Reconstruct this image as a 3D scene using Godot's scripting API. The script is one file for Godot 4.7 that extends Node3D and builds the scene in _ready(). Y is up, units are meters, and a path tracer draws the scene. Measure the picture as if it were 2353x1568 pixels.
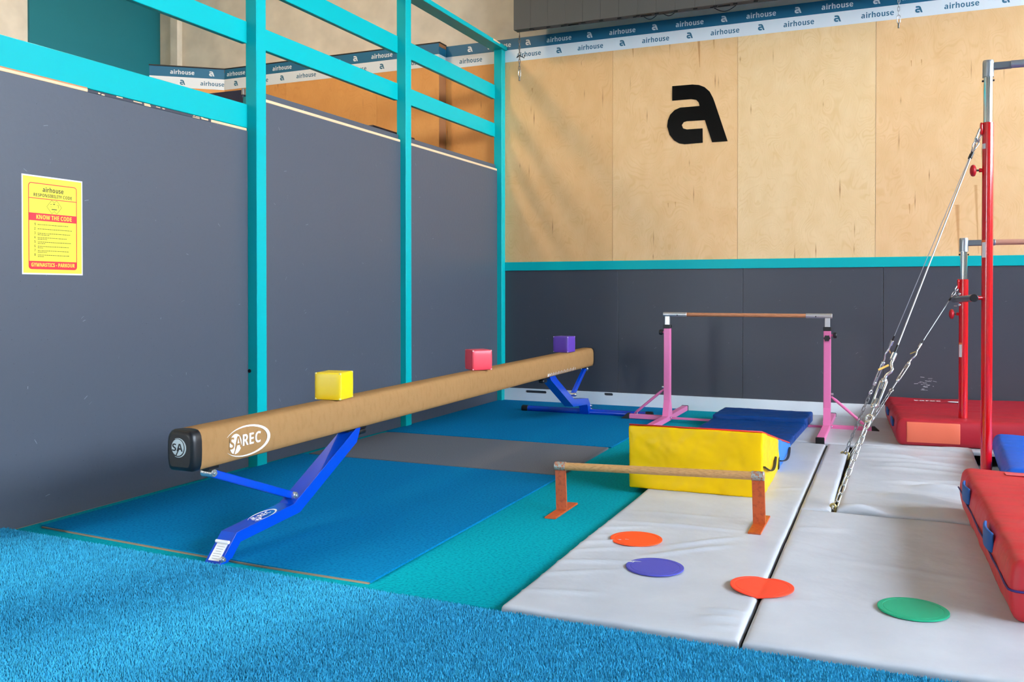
extends Node3D
# A gymnastics corner: balance beam, bars and mats between a grey partition and a plywood wall.

var rng := RandomNumberGenerator.new()
var mats := {}
var text_cache := {}

# ---------------------------------------------------------------- light and camera
func setup_view() -> void:
	var cam := Camera3D.new()
	cam.name = "camera"
	add_child(cam)
	cam.projection = Camera3D.PROJECTION_FRUSTUM
	cam.near = 0.1
	cam.far = 100.0
	var f := 2043.0
	cam.size = 0.1 * 1568.0 / f
	cam.frustum_offset = Vector2(0.0, -0.1 * (784.0 - 690.4) / f)
	cam.position = Vector3(0, 1.13, 0)
	cam.rotation = Vector3(deg_to_rad(-0.565), deg_to_rad(23.24), 0)
	cam.current = true
	var env := Environment.new()
	env.background_mode = Environment.BG_SKY
	var sm := ProceduralSkyMaterial.new()
	sm.sky_top_color = Color(0.86, 0.92, 0.99)
	sm.sky_horizon_color = Color(0.955, 0.975, 1.0)
	sm.ground_bottom_color = Color(0.42, 0.41, 0.40)
	sm.ground_horizon_color = Color(0.62, 0.62, 0.62)
	sm.sky_energy_multiplier = 5.4
	sm.ground_energy_multiplier = 1.6
	var sky := Sky.new()
	sky.sky_material = sm
	env.sky = sky
	env.tonemap_mode = Environment.TONE_MAPPER_LINEAR
	env.tonemap_exposure = 0.68
	env.sdfgi_enabled = true
	env.ssao_enabled = true
	env.ssil_enabled = true
	var we := WorldEnvironment.new()
	we.name = "world_environment"
	we.environment = env
	add_child(we)
	var sun := DirectionalLight3D.new()
	sun.name = "sun"
	sun.light_color = Color(1.0, 0.96, 0.9)
	sun.light_energy = 2.8
	sun.light_angular_distance = 2.5
	sun.shadow_enabled = true
	add_child(sun)
	sun.look_at_from_position(Vector3.ZERO, Vector3(0.38, -0.36, -1.0), Vector3.UP)

# ---------------------------------------------------------------- materials
func srgb(r: float, g: float, b: float) -> Color:
	return Color(r / 255.0, g / 255.0, b / 255.0)

func mt(called: String, c: Color, rough := 0.6, metal := 0.0, spec := 0.5) -> StandardMaterial3D:
	if mats.has(called):
		return mats[called]
	var m := StandardMaterial3D.new()
	m.resource_name = called
	m.albedo_color = c
	m.roughness = rough
	m.metallic = metal
	m.metallic_specular = spec
	mats[called] = m
	return m

func noise_tex(seed_: int, freq: float, cols: Array, size := 512, octaves := 4, kind := FastNoiseLite.TYPE_SIMPLEX_SMOOTH) -> NoiseTexture2D:
	var n := FastNoiseLite.new()
	n.seed = seed_
	n.noise_type = kind
	n.frequency = freq
	n.fractal_octaves = octaves
	var t := NoiseTexture2D.new()
	t.width = size
	t.height = size
	t.seamless = true
	t.noise = n
	if cols.size():
		var g := Gradient.new()
		g.offsets = PackedFloat32Array(range(cols.size()).map(func(i): return float(i) / (cols.size() - 1)))
		g.colors = PackedColorArray(cols)
		t.color_ramp = g
	return t

func tri(m: StandardMaterial3D, s: Vector3, world := true) -> StandardMaterial3D:
	m.uv1_triplanar = true
	m.uv1_world_triplanar = world
	m.uv1_scale = s
	m.uv1_triplanar_sharpness = 4.0
	return m

func relief(m: StandardMaterial3D, t: Texture2D, cm: float) -> void:
	m.heightmap_enabled = true
	m.heightmap_texture = t
	m.heightmap_scale = cm

# ---------------------------------------------------------------- shapes
func nst() -> SurfaceTool:
	var st := SurfaceTool.new()
	st.begin(Mesh.PRIMITIVE_TRIANGLES)
	st.set_smooth_group(-1)
	return st

func tri_out(st: SurfaceTool, a: Vector3, b: Vector3, c: Vector3, out: Vector3) -> void:
	st.add_vertex(a)
	if (a - c).cross(a - b).dot(out) >= 0.0:
		st.add_vertex(b)
		st.add_vertex(c)
	else:
		st.add_vertex(c)
		st.add_vertex(b)

func quad_out(st: SurfaceTool, a: Vector3, b: Vector3, c: Vector3, d: Vector3, out: Vector3) -> void:
	tri_out(st, a, b, c, out)
	tri_out(st, a, c, d, out)

func bx(st: SurfaceTool, c: Vector3, s: Vector3, b := 0.0, basis := Basis.IDENTITY) -> void:
	# a box with chamfered edges
	st.set_smooth_group(-1)
	var h := s * 0.5
	b = minf(b, minf(h.x, minf(h.y, h.z)) * 0.9)
	var v := func(sx: int, sy: int, sz: int, ax: int) -> Vector3:
		var p := Vector3(sx * (h.x - b), sy * (h.y - b), sz * (h.z - b))
		if ax == 0: p.x = sx * h.x
		elif ax == 1: p.y = sy * h.y
		else: p.z = sz * h.z
		return c + basis * p
	for s1 in [-1, 1]:
		quad_out(st, v.call(s1, -1, -1, 0), v.call(s1, 1, -1, 0), v.call(s1, 1, 1, 0), v.call(s1, -1, 1, 0), basis.x * s1)
		quad_out(st, v.call(-1, s1, -1, 1), v.call(1, s1, -1, 1), v.call(1, s1, 1, 1), v.call(-1, s1, 1, 1), basis.y * s1)
		quad_out(st, v.call(-1, -1, s1, 2), v.call(1, -1, s1, 2), v.call(1, 1, s1, 2), v.call(-1, 1, s1, 2), basis.z * s1)
		if b <= 0.0:
			continue
		for s2 in [-1, 1]:
			quad_out(st, v.call(s1, s2, -1, 0), v.call(s1, s2, 1, 0), v.call(s1, s2, 1, 1), v.call(s1, s2, -1, 1), basis * Vector3(s1, s2, 0))
			quad_out(st, v.call(s1, -1, s2, 0), v.call(s1, 1, s2, 0), v.call(s1, 1, s2, 2), v.call(s1, -1, s2, 2), basis * Vector3(s1, 0, s2))
			quad_out(st, v.call(-1, s1, s2, 1), v.call(1, s1, s2, 1), v.call(1, s1, s2, 2), v.call(-1, s1, s2, 2), basis * Vector3(0, s1, s2))
			for s3 in [-1, 1]:
				tri_out(st, v.call(s1, s2, s3, 0), v.call(s1, s2, s3, 1), v.call(s1, s2, s3, 2), basis * Vector3(s1, s2, s3))

func bx2(st: SurfaceTool, lo: Vector3, hi: Vector3, b := 0.0) -> void:
	bx(st, (lo + hi) * 0.5, (hi - lo).abs(), b)

func frame_of(d: Vector3) -> Basis:
	var z := d.normalized()
	var up := Vector3.UP if absf(z.y) < 0.95 else Vector3.RIGHT
	var x := up.cross(z).normalized()
	return Basis(x, z.cross(x), z)

func tube(st: SurfaceTool, pts: Array, r: float, n := 10, closed := false, caps := true, squash := 1.0) -> void:
	var m := pts.size()
	var rings := []
	var ax := Vector3.ZERO
	for i in m:
		var d: Vector3
		if closed:
			d = pts[(i + 1) % m] - pts[(i + m - 1) % m]
		else:
			d = pts[mini(i + 1, m - 1)] - pts[maxi(i - 1, 0)]
		d = d.normalized()
		if i == 0:
			ax = frame_of(d).x
		else:
			ax = (ax - d * ax.dot(d)).normalized()
		var ay := d.cross(ax)
		var ring := []
		for k in n:
			var a := TAU * k / n
			ring.append(pts[i] + (ax * cos(a) + ay * sin(a) * squash) * r)
		rings.append(ring)
	st.set_smooth_group(1)
	for i in (m if closed else m - 1):
		var j := (i + 1) % m
		for k in n:
			var l := (k + 1) % n
			quad_out(st, rings[i][k], rings[i][l], rings[j][l], rings[j][k], rings[i][k] + rings[i][l] - pts[i] * 2.0)
	if caps and not closed:
		st.set_smooth_group(-1)
		for k in n:
			var l := (k + 1) % n
			tri_out(st, pts[0], rings[0][k], rings[0][l], pts[0] - pts[1])
			tri_out(st, pts[m - 1], rings[m - 1][k], rings[m - 1][l], pts[m - 1] - pts[m - 2])

func cyl(st: SurfaceTool, a: Vector3, b: Vector3, r: float, n := 20) -> void:
	# a cylinder with a small chamfer at both ends
	var d := (b - a).normalized()
	var c := minf(r * 0.12, a.distance_to(b) * 0.2)
	lathe(st, a, d, [Vector2(0, 0), Vector2(r - c, 0), Vector2(r, c), Vector2(r, a.distance_to(b) - c), Vector2(r - c, a.distance_to(b)), Vector2(0, a.distance_to(b))], n, true)

func lathe(st: SurfaceTool, o: Vector3, d: Vector3, prof: Array, n := 20, hard := false) -> void:
	# prof: radius, distance along d
	var bs := frame_of(d)
	for i in prof.size() - 1:
		var p: Vector2 = prof[i]
		var q: Vector2 = prof[i + 1]
		st.set_smooth_group((10 + i) if hard else 1)
		for k in n:
			var a := TAU * k / n
			var b := TAU * (k + 1) / n
			var ra := bs.x * cos(a) + bs.y * sin(a)
			var rb := bs.x * cos(b) + bs.y * sin(b)
			var t := q - p
			var out := (ra + rb) * 0.5 * t.y - bs.z * t.x
			if p.x > 1e-6 and q.x > 1e-6:
				quad_out(st, o + bs.z * p.y + ra * p.x, o + bs.z * p.y + rb * p.x, o + bs.z * q.y + rb * q.x, o + bs.z * q.y + ra * q.x, out)
			elif p.x > 1e-6:
				tri_out(st, o + bs.z * p.y + ra * p.x, o + bs.z * p.y + rb * p.x, o + bs.z * q.y, out)
			elif q.x > 1e-6:
				tri_out(st, o + bs.z * p.y, o + bs.z * q.y + rb * q.x, o + bs.z * q.y + ra * q.x, out)
	st.set_smooth_group(-1)

func prism(st: SurfaceTool, poly: PackedVector2Array, xf: Transform3D, depth: float, bend = null) -> void:
	# polygon in the local xy plane, from z = 0 to z = depth
	st.set_smooth_group(-1)
	var idx := Geometry2D.triangulate_polygon(poly)
	var at := func(p: Vector2, z: float) -> Vector3:
		var q := Vector3(p.x, p.y, z)
		return bend.call(q) if bend != null else xf * q
	for i in range(0, idx.size(), 3):
		tri_out(st, at.call(poly[idx[i]], depth), at.call(poly[idx[i + 1]], depth), at.call(poly[idx[i + 2]], depth), xf.basis.z)
		tri_out(st, at.call(poly[idx[i]], 0.0), at.call(poly[idx[i + 1]], 0.0), at.call(poly[idx[i + 2]], 0.0), -xf.basis.z)
	var area := 0.0
	for i in poly.size():
		area += poly[i].cross(poly[(i + 1) % poly.size()])
	for i in poly.size():
		var p := poly[i]
		var q := poly[(i + 1) % poly.size()]
		var nrm := Vector2(q.y - p.y, p.x - q.x) * signf(area)
		quad_out(st, at.call(p, 0.0), at.call(q, 0.0), at.call(q, depth), at.call(p, depth), xf.basis * Vector3(nrm.x, nrm.y, 0))

func soft(st: SurfaceTool, size: Vector3, seg: Vector3i, r: float, place: Callable) -> void:
	# a rounded box of many quads; place() maps its points to where they belong
	st.set_smooth_group(2)
	var h := size * 0.5
	var inner := h - Vector3(r, r, r)
	var pt := func(p: Vector3) -> Vector3:
		var q := p.clamp(-inner, inner)
		var d := p - q
		if d.length() > 1e-9:
			p = q + d.normalized() * r
		return place.call(p)
	for ax in 3:
		var u := (ax + 1) % 3
		var v := (ax + 2) % 3
		var us := soft_steps(h[u], r, seg[u])
		var vs := soft_steps(h[v], r, seg[v])
		for sg in [-1.0, 1.0]:
			var grid := []
			for a in us:
				var row := []
				for b in vs:
					var p := Vector3.ZERO
					p[ax] = sg * h[ax]
					p[u] = a
					p[v] = b
					row.append(pt.call(p))
				grid.append(row)
			for i in us.size() - 1:
				for j in vs.size() - 1:
					if sg > 0:
						st.add_vertex(grid[i][j]); st.add_vertex(grid[i + 1][j + 1]); st.add_vertex(grid[i + 1][j])
						st.add_vertex(grid[i][j]); st.add_vertex(grid[i][j + 1]); st.add_vertex(grid[i + 1][j + 1])
					else:
						st.add_vertex(grid[i][j]); st.add_vertex(grid[i + 1][j]); st.add_vertex(grid[i + 1][j + 1])
						st.add_vertex(grid[i][j]); st.add_vertex(grid[i + 1][j + 1]); st.add_vertex(grid[i][j + 1])

func soft_steps(h: float, r: float, n: int) -> Array:
	var out := [-h, -h + r * 0.35, -h + r]
	for i in range(1, n):
		out.append(lerpf(-h + r, h - r, float(i) / n))
	out.append_array([h - r, h - r * 0.35, h])
	return out

func text_tris(txt: String, bold: bool) -> PackedVector3Array:
	var key := txt + ("b" if bold else "r")
	if not text_cache.has(key):
		var f := SystemFont.new()
		f.font_names = PackedStringArray(["Droid Sans"])
		f.font_weight = 700 if bold else 400
		var t := TextMesh.new()
		t.font = f
		t.text = txt
		t.font_size = 48
		t.pixel_size = 0.01
		t.curve_step = 2.0
		t.depth = 0.0
		var arr := t.get_mesh_arrays()
		var v: PackedVector3Array = arr[Mesh.ARRAY_VERTEX]
		var out := PackedVector3Array()
		if arr[Mesh.ARRAY_INDEX] != null:
			for i in arr[Mesh.ARRAY_INDEX]:
				out.append(v[i])
		else:
			out = v
		var box := AABB(out[0], Vector3.ZERO)
		for p in out:
			box = box.expand(p)
		for i in out.size():
			var q := out[i] - box.get_center()
			out[i] = Vector3(q.x / box.size.x, q.y / box.size.y, 0)
		text_cache[key] = out
	return text_cache[key]

func put_text(st: SurfaceTool, txt: String, bold: bool, w: float, h: float, xf: Transform3D, bend = null) -> void:
	# printed letters of width w and height h about the origin of xf
	st.set_smooth_group(-1)
	var v := text_tris(txt, bold)
	for i in range(0, v.size(), 3):
		var q := []
		for k in 3:
			var p := Vector3(v[i + k].x * w, v[i + k].y * h, 0)
			q.append(bend.call(p) if bend != null else xf * p)
		tri_out(st, q[0], q[1], q[2], xf.basis.z)

# ---------------------------------------------------------------- objects
var used := {}
func numbered(n: String) -> String:
	used[n] = used.get(n, -1) + 1
	return n if used[n] == 0 else "%s_%03d" % [n, used[n]]

func ob(st: SurfaceTool, called: String, m: Material, parent: Node = self) -> MeshInstance3D:
	st.generate_normals()
	return mi(st.commit(), called, m, parent)

func mi(mesh: Mesh, called: String, m: Material, parent: Node = self) -> MeshInstance3D:
	var o := MeshInstance3D.new()
	o.name = numbered(called) if parent == self else called
	o.mesh = mesh
	o.material_override = m
	parent.add_child(o, true)
	return o

func tag(o: Node, label: String, category: String, group := "") -> Node:
	o.set_meta("label", label)
	o.set_meta("category", category)
	if group:
		o.set_meta("group", group)
	return o

func thing(called: String, label: String, category: String, at := Vector3.ZERO, turn := 0.0, group := "") -> Node3D:
	var o := Node3D.new()
	o.name = numbered(called)
	add_child(o)
	o.position = at
	o.rotation.y = turn
	tag(o, label, category, group)
	return o

func struct(o: Node, label := "") -> Node:
	o.set_meta("kind", "structure")
	if label:
		o.set_meta("label", label)
	return o

func group_node(called: String) -> Node3D:
	var o := Node3D.new()
	o.name = numbered(called)
	add_child(o)
	return o

# ---------------------------------------------------------------- textures of the place
func plywood(seed_: int, tone: Color, marks := []) -> StandardMaterial3D:
	var w := 384
	var h := 768
	var n := FastNoiseLite.new()
	n.seed = seed_
	n.frequency = 1.0
	n.fractal_octaves = 3
	var n2 := FastNoiseLite.new()
	n2.seed = seed_ + 50
	n2.frequency = 1.0
	n2.fractal_octaves = 2
	var im := Image.create(w, h, false, Image.FORMAT_RGB8)
	rng.seed = seed_
	var knots := []
	for i in 9:
		knots.append([rng.randf() * 1.2, rng.randf() * 2.1, rng.randf_range(0.003, 0.007), rng.randf_range(0.02, 0.12), rng.randf()])
	for y in h:
		for x in w:
			var px := 1.2 * x / w
			var py := 2.1 * y / h
			var warp := n.get_noise_2d(px * 1.6, py * 0.8)
			var g := n.get_noise_2d(px * 2.6 + warp * 1.2, py * 0.55 + 40.0) * 11.0
			var line := absf(g - roundf(g)) * 2.0
			line = 1.0 - smoothstep(0.0, 0.5, line)
			var fine := n2.get_noise_2d(px * 190.0, py * 9.0)
			var blot := n2.get_noise_2d(px * 5.0 + 9.0, py * 3.0)
			var streak := line * (0.5 + 0.5 * n2.get_noise_2d(px * 3.0, py * 3.0 + 77.0))
			var c := Color(tone.r * (1.0 - 0.035 * streak + 0.012 * fine + 0.018 * blot), tone.g * (1.0 - 0.06 * streak + 0.014 * fine + 0.03 * blot), tone.b * (1.0 - 0.11 * streak + 0.016 * fine + 0.055 * blot))
			for mk in marks:
				var ex: float = absf(px - mk[0] - (py - mk[1]) * 0.04) / (mk[3] * (1.15 - (py - mk[1]) / mk[2]))
				if py > mk[1] and py < mk[1] + mk[2] and ex < 1.0:
					c = c.lerp(Color(0.66, 0.42, 0.20), mk[4] * (1.0 - ex * ex))
			for kn in knots:
				var dx: float = absf(px - kn[0]) / kn[2]
				var dy: float = absf(py - kn[1]) / kn[3]
				if dx < 1.5 and dy < 1.0:
					var d: float = (1.0 - dy) * (1.0 - smoothstep(0.4, 1.4, dx + dy * 0.5)) * (0.25 + 0.45 * kn[4])
					c = c.lerp(Color(0.52, 0.30, 0.14), clampf(d, 0.0, 1.0))
			im.set_pixel(x, y, c)
	var m := StandardMaterial3D.new()
	m.resource_name = "birch plywood"
	m.albedo_texture = ImageTexture.create_from_image(im)
	m.roughness = 0.5
	m.texture_repeat = true
	return m

func sheet_uv(lo: Vector3, hi: Vector3) -> ArrayMesh:
	# a board facing +z with its picture laid over the front once
	var st := nst()
	var f := [Vector3(lo.x, lo.y, hi.z), Vector3(hi.x, lo.y, hi.z), Vector3(hi.x, hi.y, hi.z), Vector3(lo.x, hi.y, hi.z)]
	var b := []
	for p in f:
		b.append(Vector3(p.x, p.y, lo.z))
	var uv := func(p: Vector3) -> Vector2: return Vector2((p.x - lo.x) / 1.2, 1.0 - (p.y - 1.43) / 2.1)
	var put := func(ps: Array) -> void:
		for p in ps:
			st.set_uv(uv.call(p))
			st.add_vertex(p)
	put.call([f[0], f[3], f[2], f[0], f[2], f[1]])
	put.call([f[0], b[0], b[3], f[0], b[3], f[3]])
	put.call([f[1], f[2], b[2], f[1], b[2], b[1]])
	put.call([f[3], b[3], b[2], f[3], b[2], f[2]])
	put.call([f[0], f[1], b[1], f[0], b[1], b[0]])
	st.generate_normals()
	st.generate_tangents()
	return st.commit()

const LOGO := [-0.422, 0.500, -0.080, 0.497, 0.032, 0.479, 0.125, 0.435, 0.209, 0.354, 0.264, 0.247, 0.292, 0.171, 0.509, -0.497, 0.253, -0.497, 0.132, -0.119, -0.173, -0.114, -0.226, -0.127, -0.258, -0.174, -0.235, -0.230, -0.172, -0.253, 0.095, -0.254, 0.097, -0.496, -0.210, -0.500, -0.304, -0.479, -0.390, -0.422, -0.467, -0.323, -0.509, -0.178, -0.496, -0.075, -0.458, 0.016, -0.381, 0.090, -0.287, 0.125, -0.173, 0.125, 0.042, 0.126, 0.029, 0.183, -0.014, 0.234, -0.098, 0.254, -0.422, 0.253]

func letter_a(st: SurfaceTool, h: float, xf: Transform3D, depth: float) -> void:
	var p := PackedVector2Array()
	for i in range(0, LOGO.size(), 2):
		p.append(Vector2(LOGO[i], LOGO[i + 1]) * h)
	prism(st, p, xf, depth)

func swoosh(n := 30) -> PackedVector2Array:
	# the open oval ring of the maker's mark, 2 wide and 0.9 high
	var o := PackedVector2Array()
	var i_ := PackedVector2Array()
	for k in n + 1:
		var a := lerpf(deg_to_rad(152), deg_to_rad(-150), float(k) / n)
		o.append(Vector2(cos(a), sin(a) * 0.45))
		i_.append(Vector2(cos(a) * 0.885 - 0.02 - 0.0 * a, sin(a) * 0.385))
	# taper towards both ends
	for k in n + 1:
		var t := absf(float(k) / n - 0.5) * 2.0
		i_[k] = i_[k].lerp(o[k], pow(t, 2.2) * 0.97)
	i_.reverse()
	o.append_array(i_)
	return o

func oval(cx: float, cy: float, a: float, b: float, n := 28) -> PackedVector2Array:
	var o := PackedVector2Array()
	for k in n:
		o.append(Vector2(cx + a * cos(TAU * k / n), cy + b * sin(TAU * k / n)))
	return o

func makers_mark(parent: Node, xf: Transform3D, half: float, white: Material, ground: Material, bend = null) -> void:
	# white oval with SA in a disc and REC beside it
	var b := func(p: Vector3) -> Vector3:
		return bend.call(p) if bend != null else xf * p
	var st := nst()
	var sw := swoosh()
	for i in sw.size():
		sw[i] *= half
	prism(st, sw, xf, 0.0006, b)
	prism(st, oval(-0.53 * half, -0.02 * half, 0.25 * half, 0.29 * half), xf, 0.0006, b)
	put_text(st, "REC", true, 0.80 * half, 0.33 * half, xf, func(p: Vector3) -> Vector3: return b.call(p + Vector3(0.17 * half, 0.04 * half, 0.0006)))
	ob(st, "logo_print", white, parent)
	st = nst()
	put_text(st, "SA", true, 0.52 * half, 0.34 * half, xf, func(p: Vector3) -> Vector3: return b.call(p + Vector3(-0.53 * half, 0.02 * half, 0.0012)))
	prism(st, PackedVector2Array([Vector2(-0.62, -0.32) * half, Vector2(-0.57, -0.32) * half, Vector2(-0.44, -0.02) * half, Vector2(-0.49, -0.02) * half]), xf, 0.0012, b)
	ob(st, "logo_lettering", ground, parent)

# ---------------------------------------------------------------- the room
func build_room() -> void:
	var concrete := mt("concrete", srgb(120, 118, 115), 0.85)
	var cream := mt("cream wall paint", srgb(228, 218, 198), 0.8)
	tri(cream, Vector3(0.4, 0.4, 0.4))
	cream.albedo_texture = noise_tex(5, 0.012, [Color(0.90, 0.90, 0.90), Color(1, 1, 1)], 512)
	var st := nst()
	bx2(st, Vector3(-8.7, -0.3, -8.8), Vector3(8.9, -0.075, 7.4))
	struct(ob(st, "floor", concrete))
	st = nst()
	bx2(st, Vector3(-8.7, 6.5, -8.8), Vector3(8.9, 6.7, 7.4))
	struct(ob(st, "ceiling", mt("ceiling sheet", srgb(205, 205, 205), 0.8)))
	# back wall with its boards
	var wb := group_node("wall_back")
	struct(wb, "back wall of birch plywood above dark grey boards")
	st = nst()
	bx2(st, Vector3(-8.7, -0.3, -8.8), Vector3(8.9, 6.5, -8.452))
	ob(st, "plaster", cream, wb)
	var tones := [Color(0.88, 0.70, 0.48), Color(0.895, 0.73, 0.52), Color(0.90, 0.765, 0.57), Color(0.89, 0.725, 0.52)]
	# darker sap streaks: across, down, length, half width, strength
	var stains := [[[0.35, 0.32, 0.05, 0.01, 0.5]], [[0.20, 0.03, 0.09, 0.008, 0.6], [0.84, 0.02, 0.26, 0.014, 0.65], [0.98, 0.02, 0.10, 0.010, 0.5], [0.55, 1.55, 0.05, 0.006, 0.5], [0.62, 1.54, 0.05, 0.006, 0.5]], [[0.75, 0.5, 0.06, 0.006, 0.3]], [[0.64, 1.66, 0.42, 0.02, 0.5], [0.78, 1.50, 0.58, 0.014, 0.45], [0.84, 1.72, 0.36, 0.012, 0.5], [0.28, 0.40, 0.06, 0.004, 0.8], [0.36, 0.40, 0.05, 0.004, 0.8], [0.27, 1.64, 0.10, 0.006, 0.6]]]
	var plies := []
	for i in 4:
		plies.append(plywood(11 + i * 7, tones[i], stains[i]))
	var aged := [plywood(60, Color(0.84, 0.58, 0.30)), plywood(67, Color(0.85, 0.595, 0.315))]
	var xs := [-4.39, -3.752, -2.546, -1.340, -0.152, 1.046, 2.25, 3.45, 4.65, 5.85, 7.05, 8.6]
	for i in xs.size() - 1:
		mi(sheet_uv(Vector3(xs[i] + 0.0012, 1.40, -8.452), Vector3(xs[i + 1] - 0.0012, 3.52, -8.4375)), "plywood_sheet", plies[(i + 3) % 4] if i > 0 else aged[0], wb)
	# the boxed-out piece behind the partition
	var xb := [-7.23, -6.35, -5.15, -4.39]
	for i in 3:
		mi(sheet_uv(Vector3(xb[i] + 0.001, -0.07, -8.30), Vector3(xb[i + 1] - 0.001, 3.52, -8.285)), "plywood_sheet", aged[i % 2], wb)
	st = nst()
	bx2(st, Vector3(-4.405, -0.07, -8.45), Vector3(-4.39, 3.52, -8.286))
	bx2(st, Vector3(-7.25, 3.70, -8.45), Vector3(-4.385, 3.742, -8.284))
	ob(st, "plywood_return", mt("dark brown plywood edge", srgb(150, 100, 62), 0.6), wb)  # return and top strip, a darker brown than the sheets
	# slanted end of the boxed-out piece
	var d2 := Vector3(-7.885, 0, -7.78) - Vector3(-7.23, 0, -8.29)
	var slant := Basis(-d2.normalized(), Vector3.UP, (-d2.normalized()).cross(Vector3.UP))
	st = nst()
	bx(st, Vector3(-7.557, 1.7, -8.035) - slant.z * 0.011, Vector3(d2.length(), 3.6, 0.02), 0.0, slant)
	ob(st, "plywood_sheet", aged[1], wb)
	# grey lower boards: the partition paint, tinted darker to paint in their dimmer light
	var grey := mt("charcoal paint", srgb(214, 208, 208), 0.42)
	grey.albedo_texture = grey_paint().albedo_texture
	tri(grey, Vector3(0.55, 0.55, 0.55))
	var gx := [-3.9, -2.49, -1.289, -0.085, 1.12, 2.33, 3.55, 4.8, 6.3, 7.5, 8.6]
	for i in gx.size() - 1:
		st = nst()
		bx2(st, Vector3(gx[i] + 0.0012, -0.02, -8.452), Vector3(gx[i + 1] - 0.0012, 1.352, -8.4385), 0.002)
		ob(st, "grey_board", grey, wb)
	var chalk := mt("chalk scuff", srgb(176, 178, 184), 0.8)
	rng.seed = 23
	for i in 26:
		st = nst()
		var r := Vector2(rng.randfn(0.0, 0.028), rng.randfn(0.0, 0.03))
		bx(st, Vector3(0.262 + r.x, 0.335 + r.y, -8.4383), Vector3(rng.randf_range(0.006, 0.035), rng.randf_range(0.002, 0.004), 0.0006), 0.0, Basis(Vector3(0, 0, 1), rng.randf_range(-0.35, 0.1)))
		ob(st, "chalk_scuff", chalk, wb)
	st = nst()
	bx2(st, Vector3(-3.80, 1.345, -8.45), Vector3(8.6, 1.4325, -8.427), 0.002)
	struct(ob(st, "trim_1", mt("teal paint", srgb(0, 170, 172), 0.42, 0.0, 0.3)), "teal painted rail between plywood and grey boards")
	# white skirting with slots
	var sk := CSGBox3D.new()
	sk.name = "baseboard_back"
	sk.size = Vector3(12.3, 0.155, 0.02)
	sk.position = Vector3(2.4, 0.057, -8.428)
	sk.material = mt("white skirting", srgb(222, 228, 232), 0.5)
	add_child(sk)
	struct(sk, "white skirting board with grip slots along the plywood wall")
	for s in [[-3.465, -3.235, 0.106], [-2.627, -2.535, 0.116]]:
		var cut := CSGBox3D.new()
		cut.name = "slot"
		cut.operation = CSGShape3D.OPERATION_SUBTRACTION
		cut.size = Vector3(s[1] - s[0] - 0.026, 0.026, 0.1)
		cut.position = Vector3((s[0] + s[1]) / 2.0 - 2.4, s[2] - 0.057, 0)
		sk.add_child(cut, true)
		for e in 2:
			var c2 := CSGCylinder3D.new()
			c2.name = "slot_end"
			c2.operation = CSGShape3D.OPERATION_SUBTRACTION
			c2.radius = 0.013
			c2.height = 0.1
			c2.sides = 16
			c2.rotation.x = PI / 2
			c2.position = Vector3(s[e] - 2.4 + (0.013 if e == 0 else -0.013), s[2] - 0.057, 0)
			sk.add_child(c2, true)
	# outer left wall with its teal part and the column
	var wl := group_node("wall_far_left")
	struct(wl, "cream outer wall with a teal painted part behind the partition")
	st = nst()
	bx2(st, Vector3(-8.7, -0.3, -8.452), Vector3(-8.41, 6.5, 7.4))
	ob(st, "plaster", cream, wl)
	st = nst()
	bx2(st, Vector3(-8.41, -0.07, -8.45), Vector3(-8.384, 6.3, -6.63))
	ob(st, "teal_panel", mt("dark teal panel", srgb(0, 112, 124), 0.6), wl)
	st = nst()
	bx2(st, Vector3(-8.159, -0.07, -8.452), Vector3(-8.014, 6.5, -8.37), 0.02)
	struct(ob(st, "trim_2", cream), "cream boxed pipe on the plaster above the printed band")
	# right wall with the high openings, rear wall with slits shaped for sun streaks
	var wr := group_node("wall_right")
	struct(wr, "right hand wall with high daylight openings")
	var holes := [Rect2(-7.9, 2.9, 2.3, 3.3), Rect2(-5.3, 2.9, 2.3, 3.3), Rect2(-2.7, 2.9, 2.3, 3.3), Rect2(-0.1, 2.9, 2.3, 3.3)]
	for c in pierced(Rect2(-8.452, -0.3, 15.85, 6.8), holes):
		st = nst()
		bx2(st, Vector3(8.65, c.position.y, c.position.x), Vector3(8.9, c.end.y, c.end.x))
		ob(st, "plaster", cream, wr)
	var wf := group_node("wall_front")
	struct(wf, "wall behind the camera with two unseen slits shaped for sun streaks")
	holes = [Rect2(-7.5, -0.07, 1.0, 3.85), Rect2(-6.05, -0.07, 0.6, 4.05)]
	for c in pierced(Rect2(-8.41, -0.3, 17.06, 6.8), holes):
		st = nst()
		bx2(st, Vector3(c.position.x, c.position.y, 7.2), Vector3(c.end.x, c.end.y, 7.4))
		ob(st, "plaster", cream, wf)

func pierced(all: Rect2, holes: Array) -> Array:
	# the rectangles that are left of a wall once its openings are cut out
	var xs := [all.position.x, all.end.x]
	var ys := [all.position.y, all.end.y]
	for h in holes:
		xs.append_array([h.position.x, h.end.x])
		ys.append_array([h.position.y, h.end.y])
	xs.sort()
	ys.sort()
	var out := []
	for i in xs.size() - 1:
		if xs[i + 1] - xs[i] < 1e-4:
			continue
		var run := []
		for j in ys.size() - 1:
			if ys[j + 1] - ys[j] < 1e-4:
				continue
			var mid := Vector2((xs[i] + xs[i + 1]) / 2, (ys[j] + ys[j + 1]) / 2)
			var open := false
			for h in holes:
				open = open or h.has_point(mid)
			if open:
				if run:
					out.append(Rect2(xs[i], run[0], xs[i + 1] - xs[i], run[1] - run[0]))
				run = []
			elif run:
				run[1] = ys[j + 1]
			else:
				run = [ys[j], ys[j + 1]]
		if run:
			out.append(Rect2(xs[i], run[0], xs[i + 1] - xs[i], run[1] - run[0]))
	return out

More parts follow.
